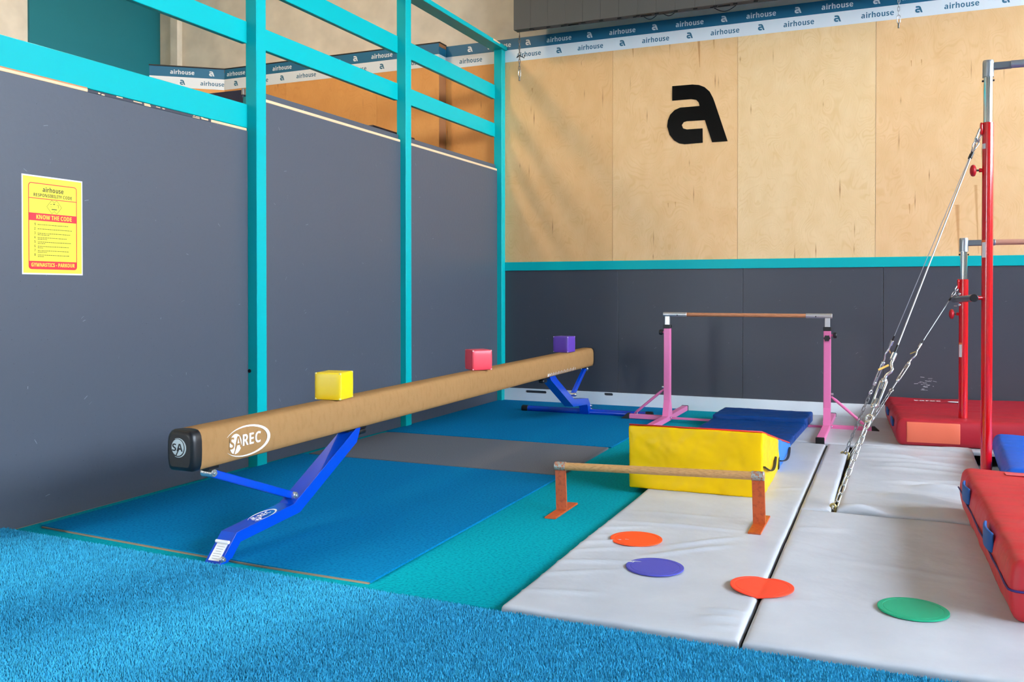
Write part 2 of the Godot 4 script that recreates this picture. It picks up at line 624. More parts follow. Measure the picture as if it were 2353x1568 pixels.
func grey_paint() -> StandardMaterial3D:
	if mats.has("grey paint"):
		return mats["grey paint"]
	var m := mt("grey paint", Color.WHITE, 0.4)
	var im := Image.create(1024, 1024, false, Image.FORMAT_RGB8)
	var base := srgb(74, 80, 91)
	im.fill(base)
	rng.seed = 3
	for i in 700:
		var p := Vector2i(rng.randi_range(0, 1020), rng.randi_range(0, 1020))
		im.fill_rect(Rect2i(p, Vector2i(rng.randi_range(1, 2), rng.randi_range(1, 2))), base.lerp(Color(0.1, 0.11, 0.14), rng.randf() * 0.5))
	for i in 60:
		var p := Vector2(rng.randi_range(20, 1000), rng.randi_range(20, 1000))
		var c := base.lerp(Color(0.85, 0.87, 0.9), rng.randf_range(0.15, 0.6))
		var dir := Vector2.from_angle(rng.randf() * TAU)
		var n := 1 if rng.randf() < 0.6 else rng.randi_range(3, 16)
		for k in n:
			var q := p + dir * k
			im.set_pixel(clampi(int(q.x), 0, 1023), clampi(int(q.y), 0, 1023), c)
	m.albedo_texture = ImageTexture.create_from_image(im)
	tri(m, Vector3(0.55, 0.55, 0.55))
	relief(m, noise_tex(21, 0.09, [], 512, 3), 0.05)
	return m

func build_partition() -> void:
	var teal := mt("teal paint", Color(), 0.42)
	var grey := grey_paint()
	var raw := mt("raw plywood edge", srgb(226, 190, 150), 0.7)
	var raw2 := mt("raw plywood core", srgb(190, 120, 80), 0.7)
	var worn := mt("worn dark edge", srgb(60, 62, 72), 0.7)
	var wl := group_node("wall_left")
	struct(wl, "grey boarded partition with teal posts and open teal rails above")
	wl.position = Vector3(-3.74, 0, -4.58)
	wl.rotation.y = -0.0106
	# local z runs as the world's, zero at the front of the middle post
	var st: SurfaceTool
	for z in [[0.0, -0.094], [-1.855, -1.945], [-3.77, -3.857], [2.15, 2.056]]:
		st = nst()
		bx2(st, Vector3(-0.088, 0.0, z[1]), Vector3(0, 3.615, z[0]), 0.003)
		ob(st, "post", teal, wl)
	# boards and their raw top edges
	for s in [[0.0, 2.056, -0.090, 2.160], [-1.855, -0.094, -0.070, 2.372], [-3.77, -1.945, -0.070, 2.372]]:
		st = nst()
		bx2(st, Vector3(s[2], 0.002, s[0] + 0.002), Vector3(s[2] + 0.02, s[3], s[1] - 0.002), 0.0025)
		ob(st, "grey_board", grey, wl)
		if s[3] > 2.2:
			st = nst()
			bx2(st, Vector3(s[2] - 0.02, 0.002, s[0] + 0.002), Vector3(s[2] - 0.001, 2.436, s[1] - 0.002), 0.002)
			ob(st, "backing_board", grey, wl)
			st = nst()
			bx2(st, Vector3(s[2], s[3], s[0] + 0.002), Vector3(s[2] + 0.018, s[3] + 0.021, s[1] - 0.002), 0.003)
			ob(st, "raw_edge", raw, wl)
	# the lower bay's edge: bare at both ends, smeared with grey between
	for e in [[1.22, 2.05, raw], [0.33, 1.22, worn], [0.01, 0.33, raw]]:
		st = nst()
		bx2(st, Vector3(-0.088, 2.160, e[0]), Vector3(-0.0705, 2.176, e[1]), 0.002)
		ob(st, "raw_edge", e[2], wl)
	st = nst()
	bx2(st, Vector3(-0.0885, 2.174, 1.22), Vector3(-0.073, 2.183, 2.05), 0.001)
	ob(st, "raw_edge", raw2, wl)
	rng.seed = 8
	for i in 14:
		st = nst()
		var z0 := rng.randf_range(0.35, 1.2)
		bx(st, Vector3(-0.0702, 2.167 + rng.randf_range(-0.004, 0.006), z0), Vector3(0.002, rng.randf_range(0.004, 0.010), rng.randf_range(0.01, 0.06)), 0.0005)
		ob(st, "bare_chip", raw, wl)
	# rails
	for r in [[0.0, 2.056, 2.180, 2.332, -0.122, -0.076], [0.0, 2.056, 2.722, 2.862, -0.118, -0.078], [-1.855, -0.094, 2.722, 2.862, -0.118, -0.078], [-3.77, -1.945, 2.722, 2.862, -0.118, -0.078], [0.0, 2.056, 3.112, 3.255, -0.118, -0.078], [-1.855, -0.094, 3.112, 3.255, -0.118, -0.078], [-3.77, -1.945, 3.112, 3.255, -0.118, -0.078]]:
		st = nst()
		bx2(st, Vector3(r[4], r[2], r[0] - 0.004), Vector3(r[5], r[3], r[1] + 0.004), 0.003)
		ob(st, "rail", teal, wl)
	st = nst()
	bx2(st, Vector3(-0.118, 3.615, -3.90), Vector3(0.022, 3.657, 2.15), 0.003)
	ob(st, "top_plate", teal, wl)
	# a raw patch on the plate and bolt heads on the posts
	st = nst()
	bx(st, Vector3(0.0225, 3.648, -3.60), Vector3(0.002, 0.016, 0.16), 0.0005)
	ob(st, "bare_chip", raw, wl)
	for b in [[-0.06, 0.62, 0.0], [-0.07, 1.75, -1.855]]:
		st = nst()
		cyl(st, Vector3(b[0], b[1], b[2]), Vector3(b[0], b[1], b[2] + 0.008), 0.012, 12)
		ob(st, "bolt_head", mt("dark steel", srgb(45, 45, 48), 0.4, 0.8), wl)

func build_banner() -> void:
	var blue := mt("banner blue", srgb(20, 100, 134), 0.45)
	var white := mt("banner white", srgb(222, 228, 230), 0.45)
	var ink := mt("banner ink", srgb(45, 105, 132), 0.45)
	var t := thing("printed_band", "long blue and white printed band along the top of the plywood wall", "banner", Vector3(0, 3.497, -8.4375))
	var runs := [[-4.388, 8.5, Transform3D(Basis.IDENTITY, Vector3(0, 0, 0.0015))], [-7.228, -4.392, Transform3D(Basis.IDENTITY, Vector3(0, 0, 0.1545))]]
	for r in runs:
		var xf: Transform3D = r[2]
		band(t, r[0], r[1], xf, blue, white, ink)
	# return of the box and the slanted end
	var d2 := Vector3(-7.885, 0, -7.78) - Vector3(-7.23, 0, -8.29)
	var slant := Basis(-d2.normalized(), Vector3.UP, (-d2.normalized()).cross(Vector3.UP))
	band(t, -0.83, 0.0, Transform3D(slant, Vector3(-7.23, 0, 0.1475) + slant.z * 0.0015), blue, white, ink)
	band(t, 0.0, 0.15, Transform3D(Basis(Vector3(0, 0, -1), Vector3.UP, Vector3(1, 0, 0)), Vector3(-4.3885, 0, 0.154)), blue, white, ink)
	var st := nst()
	bx2(st, Vector3(-7.23, 0.238, 0.149), Vector3(-4.384, 0.252, 0.1565), 0.001)
	bx(st, Vector3(-7.557, 0.245, 0.4025) + slant.z * 0.002, Vector3(d2.length() + 0.01, 0.014, 0.012), 0.001, slant)
	bx2(st, Vector3(-4.39, 0.238, 0.0), Vector3(-4.380, 0.252, 0.1565), 0.001)
	ob(st, "black_edging", mt("black edging", srgb(22, 22, 24), 0.6), t)

func band(t: Node3D, x0: float, x1: float, xf: Transform3D, blue: Material, white: Material, ink: Material) -> void:
	var st := nst()
	bx(st, xf * Vector3((x0 + x1) / 2, 0.062, -0.0008), Vector3(x1 - x0, 0.124, 0.0016), 0.0, xf.basis)
	ob(st, "white_stripe", white, t)
	st = nst()
	bx(st, xf * Vector3((x0 + x1) / 2, 0.181, -0.0008), Vector3(x1 - x0, 0.114, 0.0016), 0.0, xf.basis)
	ob(st, "blue_stripe", blue, t)
	var phase := fposmod(-3.442, 0.659)
	var k := floori((x0 - phase) / 0.659) - 1
	while k * 0.659 + phase < x1 + 0.7:
		var xa := k * 0.659 + phase
		var items := [[xa, 0.181, 0, white], [xa + 0.334, 0.181, 1, white], [xa + 0.336, 0.064, 0, ink], [xa + 0.006, 0.064, 1, ink]]
		for it in items:
			var half: float = 0.132 if it[2] == 1 else 0.03
			if it[0] - half < x0 + 0.004 or it[0] + half > x1 - 0.004:
				continue
			st = nst()
			var p: Vector3 = Vector3(it[0], it[1], 0.0004)
			if it[2] == 1:
				put_text(st, "airhouse", true, 0.264, 0.052, Transform3D(xf.basis, xf * p))
				ob(st, "lettering", it[3], t)
			else:
				letter_a(st, 0.058, Transform3D(xf.basis, xf * p), 0.0004)
				ob(st, "logo_letter", it[3], t)
		k += 1

func build_wall_things() -> void:
	var st := nst()
	letter_a(st, 0.562, Transform3D(Basis.IDENTITY, Vector3.ZERO), 0.004)
	var a := ob(st, "wall_logo", mt("glossy black vinyl", srgb(6, 5, 5), 0.15, 0.0, 0.35))
	a.position = Vector3(-1.717, 2.8136, -8.437)
	tag(a, "large glossy black letter a logo on the plywood wall", "logo")
	# LED screen hung above the band
	var s := thing("led_screen", "dark grey tiled screen hanging in front of the wall above the printed band", "screen", Vector3(-3.462, 3.71, -8.10))
	var tile := nst()
	bx(tile, Vector3(0.0895, 0.16, -0.02), Vector3(0.1775, 0.3185, 0.04), 0.0015)
	tile.generate_normals()
	var tm := tile.commit()
	var dots := mt("screen face", srgb(92, 90, 86), 0.7)
	dots.albedo_texture = noise_tex(77, 0.3, [Color(0.82, 0.82, 0.80), Color(1, 1, 1)], 256, 1)
	tri(dots, Vector3(6, 6, 6), false)
	for i in 23:
		for j in 6:
			var o := mi(tm, "screen_tile", dots, s)
			o.position = Vector3(i * 0.179, 0.002 + j * 0.32, 0)
	st = nst()
	bx2(st, Vector3(0, 0.004, -0.10), Vector3(4.117, 1.924, -0.042), 0.004)
	ob(st, "cabinet", mt("screen cabinet", srgb(58, 58, 58), 0.6), s)
	var black := mt("black plastic", srgb(18, 18, 20), 0.45)
	for i in 23:
		st = nst()
		bx2(st, Vector3(i * 0.179 + 0.16, -0.010, -0.05), Vector3(i * 0.179 + 0.20, 0.004, -0.02), 0.002)
		ob(st, "clip", black, s)
	for i in 6:
		st = nst()
		bx2(st, Vector3(i * 0.72 + 0.48, -0.006, -0.06), Vector3(i * 0.72 + 0.66, 0.004, -0.045), 0.002)
		ob(st, "clip", black, s)
	for c in [[1.36, 0.07, 0.04], [1.54, 0.06, 0.028], [2.05, 0.11, 0.05]]:
		st = nst()
		var pts := []
		for k in 13:
			var u := k / 12.0
			pts.append(Vector3(c[0] + (u - 0.5) * 2.0 * c[1], 0.006 - sin(u * PI) * c[2], -0.07))
		tube(st, pts, 0.004, 6)
		ob(st, "cable_loop", black, s)
	for x in [0.6, 2.0, 3.5]:
		st = nst()
		bx2(st, Vector3(x, 1.92, -0.09), Vector3(x + 0.05, 2.79, -0.05), 0.003)
		ob(st, "hanger", black, s)
	chain_hanging("hanging_chain", "short steel chain with a snap hook hanging below the screen corner", Vector3(-3.461, 3.70, -8.25), 0.46, false)
	chain_hanging("hanging_chain", "short bright steel chain hanging in front of the white stripe near the tall red upright", Vector3(0.029, 3.72, -8.25), 0.37, true)
	# poster
	poster()

func chain_hanging(called: String, label: String, top: Vector3, length: float, bright: bool) -> void:
	var t := thing(called, label, "chain", top, 0.0, "chains hanging over the printed band")
	var steel := mt("galvanised steel", srgb(150, 152, 152), 0.35, 0.9)
	var dark := mt("dull steel", srgb(110, 106, 98), 0.45, 0.8)
	var m: Material = steel if bright else dark
	var n := int(length / 0.034) - 3
	for i in n:
		var st := nst()
		link(st, Vector3(0, -0.02 - i * 0.034, 0), Vector3.DOWN, 0.046, 0.022, 0.0032, i % 2 == 1)
		ob(st, "link", m, t)
	var y := -0.02 - n * 0.034
	var st2 := nst()
	link(st2, Vector3(0, y - 0.02, 0), Vector3.DOWN, 0.075, 0.032, 0.004, true)
	ob(st2, "snap_hook", mt("bright steel", srgb(215, 218, 220), 0.25, 0.9), t)
	st2 = nst()
	cyl(st2, Vector3(0, y - 0.055, 0), Vector3(0, y - 0.095, 0), 0.008, 10)
	ob(st2, "swivel", dark, t)
	st2 = nst()
	tube(st2, [Vector3(0, 0.6, 0), Vector3(0, 0.0, 0)], 0.003, 6)
	ob(st2, "wire", dark, t)
	if not bright:
		st2 = nst()
		tube(st2, [Vector3(-0.03, -0.22, 0), Vector3(0.0, -0.20, 0.005), Vector3(0.05, -0.23, 0), Vector3(0.055, -0.2, 0)], 0.005, 6)
		ob(st2, "clamp", mt("dark steel", srgb(45, 45, 48), 0.4, 0.8), t)

func link(st: SurfaceTool, c: Vector3, d: Vector3, length: float, width: float, r: float, turned: bool) -> void:
	var b := frame_of(d)
	var side := b.y if turned else b.x
	var hw := width * 0.5 - r
	var hl := length * 0.5 - r - hw
	var pts := []
	for k in 7:
		var a := PI * k / 6.0
		pts.append(c + b.z * (hl + sin(a) * hw) + side * cos(a) * hw)
	for k in 7:
		var a := PI * k / 6.0
		pts.append(c - b.z * (hl + sin(a) * hw) - side * cos(a) * hw)
	tube(st, pts, r, 7, true)

func poster() -> void:
	var t := thing("poster", "yellow safety poster with red bands and black text on the grey partition", "poster")
	t.position = Vector3(-3.8255, 1.4535, -3.151)
	t.rotation.y = PI / 2 - 0.0106
	var w := 0.342
	var h := 0.481
	var st := nst()
	bx(st, Vector3(0, 0, 0.0005), Vector3(w, h, 0.001))
	ob(st, "paper", mt("white paper", srgb(240, 243, 240), 0.45), t)
	var yellow := mt("poster yellow", srgb(238, 218, 62), 0.5)
	st = nst()
	bx(st, Vector3(0.0, 0, 0.0012), Vector3(w - 0.012, h - 0.014, 0.0004))
	ob(st, "printed_field", yellow, t)
	var red := mt("poster red", srgb(222, 40, 58), 0.4)
	st = nst()
	var bw := 0.270
	var bt := 0.203
	var bb := -0.213
	var ring := []
	for c in [[1, 1], [-1, 1], [-1, -1], [1, -1]]:
		for k in 5:
			var a0: float = {"11": 0.0, "-11": PI / 2, "-1-1": PI, "1-1": PI * 1.5}["%d%d" % [c[0], c[1]]]
			var a := a0 + PI / 2 * k / 4.0
			ring.append(Vector2(c[0] * (bw / 2 - 0.014), bt - 0.014 if c[1] > 0 else bb + 0.014) + Vector2(cos(a), sin(a)) * 0.014)
	for i in ring.size():
		var p: Vector2 = ring[i]
		var q: Vector2 = ring[(i + 1) % ring.size()]
		var d := (q - p)
		bx(st, Vector3((p.x + q.x) / 2, (p.y + q.y) / 2, 0.0015), Vector3(d.length() + 0.001, 0.0042, 0.0004), 0, Basis(Vector3(0, 0, 1), d.angle()))
	bx(st, Vector3(0, 0.130, 0.0015), Vector3(bw, 0.0038, 0.0004))
	ob(st, "frame_line", red, t)
	st = nst()
	bx(st, Vector3(0, 0.040, 0.0015), Vector3(bw, 0.037, 0.0004))
	ob(st, "red_band", red, t)
	st = nst()
	bx(st, Vector3(0, -0.193, 0.0015), Vector3(bw - 0.004, 0.036, 0.0004))
	ob(st, "red_band", red, t)
	var ink := mt("black ink", srgb(45, 42, 25), 0.5)
	var up := Transform3D(Basis.IDENTITY, Vector3(0, 0, 0.0018))
	st = nst()
	put_text(st, "airhouse", true, 0.118, 0.025, up.translated(Vector3(0.0, 0.176, 0)))
	ob(st, "lettering", ink, t)
	st = nst()
	put_text(st, "RESPONSIBILITY CODE", true, 0.216, 0.0155, up.translated(Vector3(0, 0.147, 0)))
	ob(st, "lettering", ink, t)
	st = nst()
	put_text(st, "KNOW THE CODE", true, 0.200, 0.021, up.translated(Vector3(0.006, 0.040, 0.0002)))
	ob(st, "lettering", yellow, t)
	st = nst()
	put_text(st, "GYMNASTICS - PARKOUR", true, 0.245, 0.0185, up.translated(Vector3(0, -0.193, 0.0002)))
	ob(st, "lettering", yellow, t)
	# two joined diamonds with small marks
	st = nst()
	var dia := [Vector2(-0.042, 0), Vector2(-0.014, 0.033), Vector2(0, 0.021), Vector2(0.014, 0.033), Vector2(0.042, 0), Vector2(0.014, -0.033), Vector2(0, -0.021), Vector2(-0.014, -0.033)]
	for i in 8:
		var p: Vector2 = dia[i]
		var q: Vector2 = dia[(i + 1) % 8]
		bx(st, Vector3((p.x + q.x) / 2 + 0.006, (p.y + q.y) / 2 + 0.094, 0.0015), Vector3((q - p).length(), 0.0018, 0.0004), 0, Basis(Vector3(0, 0, 1), (q - p).angle()))
	for m in [[-0.018, 0.106, 0.008, 0.003], [-0.001, 0.108, 0.011, 0.005], [0.02, 0.104, 0.012, 0.002], [0.024, 0.096, 0.002, 0.012], [-0.017, 0.094, 0.011, 0.0015], [0.0, 0.082, 0.030, 0.005]]:
		bx(st, Vector3(m[0] + 0.006, m[1], 0.0015), Vector3(m[2], m[3], 0.0004))
	ob(st, "emblem", mt("olive ink", srgb(92, 88, 34), 0.5), t)
	rng.seed = 41
	st = nst()
	for i in 8:
		var y := 0.004 - i * 0.0212
		put_text(st, str(i + 1), true, 0.0068, 0.0125, up.translated(Vector3(-0.102, y, 0)))
		for ln in (1 if i < 2 else 2):
			var x := -0.087
			var stop := (0.105 if ln == 0 else -0.03) - rng.randf() * 0.035
			while x < stop:
				var l := rng.randf_range(0.004, 0.013)
				bx(st, Vector3(x + l / 2, y - 0.001 - ln * 0.0075, 0.0015), Vector3(l, 0.0032, 0.0004))
				x += l + 0.0022
	ob(st, "small_print", mt("olive ink", Color(), 0.5), t)

# ---------------------------------------------------------------- floor coverings
func carpet_mat(called: String, c: Color, s: int) -> StandardMaterial3D:
	var m := mt(called, c, 0.95, 0.0, 0.15)
	m.albedo_texture = noise_tex(s, 0.05, [Color(0.68, 0.74, 0.79), Color(0.92, 0.94, 0.96), Color(1, 1, 1)], 1024, 5)
	tri(m, Vector3(1.1, 1.1, 1.1))
	return m

func build_floor_coverings() -> void:
	var blue := carpet_mat("blue carpet", srgb(4, 122, 170), 31)
	var teal := carpet_mat("teal carpet", srgb(0, 158, 168), 35)
	var light := carpet_mat("bright blue carpet", srgb(52, 156, 200), 38)
	var st := nst()
	bx2(st, Vector3(-3.83, -0.074, -8.436), Vector3(-1.20, 0.0, -2.872), 0.004)
	tag(ob(st, "teal_carpet", teal), "teal carpet floor showing as a strip beside the white mats", "carpet")
	var edge := mt("carpet backing", srgb(120, 108, 92), 0.8)
	var c := thing("blue_carpet", "front sheet of blue carpet below the balance beam", "carpet")
	var lay := Basis(Vector3(1, 0, 0), Vector3(0, 0, -1), Vector3(0, 1, 0))
	st = nst()
	prism(st, PackedVector2Array([Vector2(-3.745, 3.013), Vector2(-2.9, 2.962), Vector2(-2.4, 2.934), Vector2(-1.852, 2.928), Vector2(-1.852, 5.066), Vector2(-3.745, 5.066)]), Transform3D(lay, Vector3(0, 0.003, 0)), 0.008)
	ob(st, "pile", blue, c)
	st = nst()
	prism(st, PackedVector2Array([Vector2(-3.735, 3.004), Vector2(-2.9, 2.954), Vector2(-2.4, 2.926), Vector2(-1.856, 2.921), Vector2(-1.856, 5.06), Vector2(-3.735, 5.06)]), Transform3D(lay, Vector3(0, 0.0005, 0)), 0.006)
	ob(st, "backing", edge, c)
	c = thing("blue_carpet", "rear sheet of blue carpet between the grey strip and the plywood wall", "carpet")
	st = nst()
	bx2(st, Vector3(-3.74, 0.002, -8.434), Vector3(-1.862, 0.011, -6.155), 0.002)
	ob(st, "pile", blue, c)
	var gm := mt("grey felt", srgb(118, 120, 126), 0.95, 0, 0.2)
	gm.albedo_texture = noise_tex(51, 0.22, [Color(0.75, 0.75, 0.75), Color(1, 1, 1)], 512, 3)
	tri(gm, Vector3(1.3, 1.3, 1.3))
	c = thing("grey_mat_strip", "grey felt strip lying across between the two blue carpets", "mat")
	st = nst()
	var poly := PackedVector2Array([Vector2(-3.70, 5.072), Vector2(-1.862, 5.072), Vector2(-1.872, 6.105), Vector2(-3.62, 6.105), Vector2(-3.69, 6.08), Vector2(-3.705, 6.02)])
	prism(st, poly, Transform3D(Basis(Vector3(1, 0, 0), Vector3(0, 0, -1), Vector3(0, 1, 0)), Vector3(0, 0.001, 0)), 0.013)
	ob(st, "felt", gm, c)
	# the raised sprung floor nearest to the camera
	var f := thing("sprung_floor", "bright blue carpeted sprung floor with a fuzzy edge, higher than the rest", "floor mat")
	st = nst()
	var fp := PackedVector2Array([Vector2(-3.835, 2.878), Vector2(-2.5, 2.832), Vector2(-1.2, 2.806), Vector2(0.2, 2.80), Vector2(8.5, 2.80), Vector2(8.5, -7.15), Vector2(-3.835, -7.15)])
	prism(st, fp, Transform3D(Basis(Vector3(1, 0, 0), Vector3(0, 0, -1), Vector3(0, 1, 0)), Vector3(0, -0.074, 0)), 0.094)
	ob(st, "deck", light, f)
	# the pile itself, where it is near enough to be seen
	var tuft := nst()
	for k in 3:
		var a := TAU * k / 3.0
		var b := TAU * (k + 1) / 3.0
		tri_out(tuft, Vector3(cos(a) * 0.0034, -0.001, sin(a) * 0.0034), Vector3(cos(b) * 0.0034, -0.001, sin(b) * 0.0034), Vector3(0.0016, 0.0085, 0.0), Vector3(cos((a + b) / 2), 0.3, sin((a + b) / 2)))
	tuft.generate_normals()
	var mm := MultiMesh.new()
	mm.transform_format = MultiMesh.TRANSFORM_3D
	mm.use_colors = true
	mm.mesh = tuft.commit()
	rng.seed = 99
	var spots := PackedVector3Array()
	var x := -3.83
	while x < 1.0:
		var z := -1.15
		while z > -2.89:
			var p := Vector3(x + rng.randf_range(-0.003, 0.003), 0.0195, z + rng.randf_range(-0.003, 0.003))
			if p.z > front_line(p.x) - 0.004 * rng.randf():
				spots.append(p)
			z -= 0.0058
		x += 0.0058
	var pn := FastNoiseLite.new()
	pn.seed = 17
	pn.frequency = 14.0
	pn.fractal_octaves = 3
	mm.instance_count = spots.size()
	for i in spots.size():
		var s := rng.randf_range(0.75, 1.25)
		mm.set_instance_transform(i, Transform3D(Basis(Vector3.UP, rng.randf() * TAU).scaled(Vector3(s, s * rng.randf_range(0.7, 1.2), s)), spots[i]))
		var v := clampf(0.88 + 0.18 * pn.get_noise_2d(spots[i].x, spots[i].z) + rng.randf_range(-0.10, 0.10), 0.4, 1.0)
		mm.set_instance_color(i, Color(v, v, v))
	var pile := MultiMeshInstance3D.new()
	pile.name = "pile"
	pile.multimesh = mm
	var pm := mt("bright blue pile", srgb(56, 160, 198), 0.9, 0.0, 0.15)
	pm.vertex_color_use_as_albedo = true
	pile.material_override = pm
	pile.set_meta("kind", "stuff")
	f.add_child(pile)

func front_line(x: float) -> float:
	# where the sprung floor ends
	var pts := [Vector2(-3.835, -2.878), Vector2(-2.5, -2.832), Vector2(-1.2, -2.806), Vector2(0.2, -2.80), Vector2(8.5, -2.80)]
	for i in pts.size() - 1:
		if x <= pts[i + 1].x:
			return lerpf(pts[i].y, pts[i + 1].y, (x - pts[i].x) / (pts[i + 1].x - pts[i].x))
	return -2.8

func crease(x: float, z: float, cs: Array) -> float:
	var y := 0.0
	for c in cs:
		# x0, z0, x1, z1, height, width
		var a := Vector2(c[0], c[1])
		var d := Vector2(c[2], c[3]) - a
		var p := Vector2(x, z) - a
		var t := p.dot(d) / d.length_squared()
		if t < -0.2 or t > 1.2:
			continue
		var e := absf(p.cross(d)) / d.length()
		if e > c[5] * 3.0:
			continue
		var fade := smoothstep(-0.2, 0.25, t) * (1.0 - smoothstep(0.6, 1.2, t))
		y += 1.7 * c[4] * exp(-e * e / (c[5] * c[5])) * fade
	return y

func pad(st: SurfaceTool, x0: float, x1: float, z0: float, z1: float, h: float, nx: int, nz: int, r: float, lift: Callable) -> void:
	# a mat lying from x0 to x1 and z0 (far) to z1 (near), top at h, its cover moved by lift(x, z)
	st.set_smooth_group(3)
	var side := func(lo: float, hi: float, n: int) -> Array:
		var out := [[lo, 0.0], [lo, 0.45], [lo + r * 0.1, 0.7], [lo + r * 0.35, 0.88], [lo + r, 1.0]]
		for i in range(1, n):
			out.append([lerpf(lo + r, hi - r, float(i) / n), 1.0])
		out.append_array([[hi - r, 1.0], [hi - r * 0.35, 0.88], [hi - r * 0.1, 0.7], [hi, 0.45], [hi, 0.0]])
		return out
	var us: Array = side.call(x0, x1, nx)
	var vs: Array = side.call(z0, z1, nz)
	var grid := []
	for u in us:
		var row := PackedVector3Array()
		for v in vs:
			var k := minf(u[1], v[1])
			row.append(Vector3(u[0], h * k + lift.call(u[0], v[0]) * k, v[0]))
		grid.append(row)
	for i in us.size() - 1:
		for j in vs.size() - 1:
			st.add_vertex(grid[i][j]); st.add_vertex(grid[i + 1][j + 1]); st.add_vertex(grid[i][j + 1])
			st.add_vertex(grid[i][j]); st.add_vertex(grid[i + 1][j]); st.add_vertex(grid[i + 1][j + 1])

func build_pale_mats() -> void:
	var vinyl := mt("pale grey vinyl", srgb(198, 201, 206), 0.38, 0.0, 0.5)
	vinyl.albedo_texture = noise_tex(61, 0.01, [Color(0.93, 0.93, 0.94), Color(1, 1, 1)], 512, 5)
	tri(vinyl, Vector3(0.5, 0.5, 0.5))
	relief(vinyl, noise_tex(62, 0.03, [], 512, 4), 0.25)
	var n := FastNoiseLite.new()
	n.seed = 4
	n.frequency = 1.0
	n.fractal_octaves = 2
	var soft_wave := func(x: float, z: float) -> float: return n.get_noise_2d(x * 2.2, z * 1.7) * 0.0035
	var cs := [[-1.26, -3.02, -0.95, -3.10, 0.004, 0.014], [-1.26, -3.22, -0.98, -3.38, 0.004, 0.014], [-1.26, -3.40, -0.85, -3.52, 0.006, 0.016], [-1.26, -3.55, -0.95, -3.74, 0.004, 0.014], [-1.26, -3.68, -0.95, -3.86, 0.005, 0.014], [-1.26, -3.80, -1.0, -3.93, 0.004, 0.012], [-1.26, -3.95, -1.02, -4.08, 0.004, 0.012], [-1.25, -4.10, -0.60, -4.16, 0.005, 0.016], [-1.2, -4.32, -0.7, -4.36, 0.003, 0.02], [-0.95, -3.60, -0.62, -3.92, 0.005, 0.018], [-0.9, -3.78, -0.62, -4.05, 0.005, 0.016], [-0.47, -3.02, -0.60, -3.0, 0.006, 0.018], [-0.47, -3.09, -0.6, -3.08, 0.006, 0.016], [-0.47, -2.95, -0.58, -2.91, 0.005, 0.014], [-0.47, -5.2, -0.62, -5.1, 0.004, 0.02]]
	var st := nst()
	pad(st, -1.262, -0.445, -6.78, -2.845, 0.03, 66, 240, 0.014, func(x, z): return crease(x, z, cs) + soft_wave.call(x, z))
	tag(ob(st, "landing_mat", vinyl), "long creased pale grey landing mat next to the teal carpet strip", "mat", "pale grey landing mats")
	var cs2 := [[-0.42, -4.05, -0.15, -3.92, 0.005, 0.02], [-0.42, -4.3, -0.2, -4.36, 0.005, 0.03], [-0.2, -3.86, 0.3, -3.78, 0.004, 0.03], [-0.42, -3.2, -0.2, -3.35, 0.003, 0.03]]
	st = nst()
	pad(st, -0.434, 2.6, -4.70, -2.845, 0.03, 130, 80, 0.014, func(x, z): return crease(x, z, cs2) + soft_wave.call(x, z))
	tag(ob(st, "landing_mat", vinyl), "wide pale grey landing mat under the green disc and the front red crash mat", "mat", "pale grey landing mats")
	var n2 := FastNoiseLite.new()
	n2.seed = 9
	n2.frequency = 1.0
	st = nst()
	pad(st, -0.434, -0.288, -6.80, -4.715, 0.034, 14, 160, 0.02, func(x, z): return n2.get_noise_2d(x * 3.0, z * 22.0) * 0.004 * smoothstep(-0.36, -0.29, x) + soft_wave.call(x, z))
	tag(ob(st, "landing_mat", vinyl), "narrow pale grey padded strip beside the chain anchor", "mat", "pale grey landing mats")
	var cs3 := []
	rng.seed = 12
	for i in 16:
		var z := rng.randf_range(-6.85, -4.95)
		var x := rng.randf_range(-0.25, 0.25)
		cs3.append([x, z, x + rng.randf_range(0.3, 0.6), z + rng.randf_range(-0.02, 0.16), rng.randf_range(0.005, 0.012), rng.randf_range(0.02, 0.045)])
	st = nst()
	pad(st, -0.262, 0.50, -6.86, -4.755, 0.03, 60, 170, 0.03, func(x, z): return crease(x, z, cs3) + soft_wave.call(x, z) + 0.035 * smoothstep(0.16, 0.0, absf(x + 0.16)) * smoothstep(-4.95, -4.757, z) + 0.028 * smoothstep(-6.5, -6.86, z) * smoothstep(0.0, 0.4, x))
	tag(ob(st, "landing_mat", vinyl), "wrinkled pale grey mat with a lifted corner beside the guy chains", "mat", "pale grey landing mats")
	st = nst()
	pad(st, -1.15, 2.6, -8.40, -6.875, 0.026, 90, 40, 0.014, soft_wave)
	tag(ob(st, "landing_mat", vinyl), "pale grey mat below the right foot of the pink bar, against the skirting", "mat", "pale grey landing mats")
	# rubber spots
	spot("orange_spot_marker", "orange rubber spot disc lying in front of the low wooden bar", srgb(255, 82, 20), Vector3(-1.043, 0.0345, -3.822), 0.0)
	spot("purple_spot_marker", "purple-blue rubber spot disc on the long pale mat", srgb(72, 74, 172), Vector3(-0.868, 0.0345, -3.458), 0.0)
	spot("red_spot_marker", "red-orange rubber spot disc lying across the gap between two mats", srgb(255, 70, 40), Vector3(-0.444, 0.0345, -3.376), 0.006)
	spot("green_spot_marker", "green rubber spot disc on the wide pale mat", srgb(0, 165, 122), Vector3(0.065, 0.0345, -3.349), 0.0)

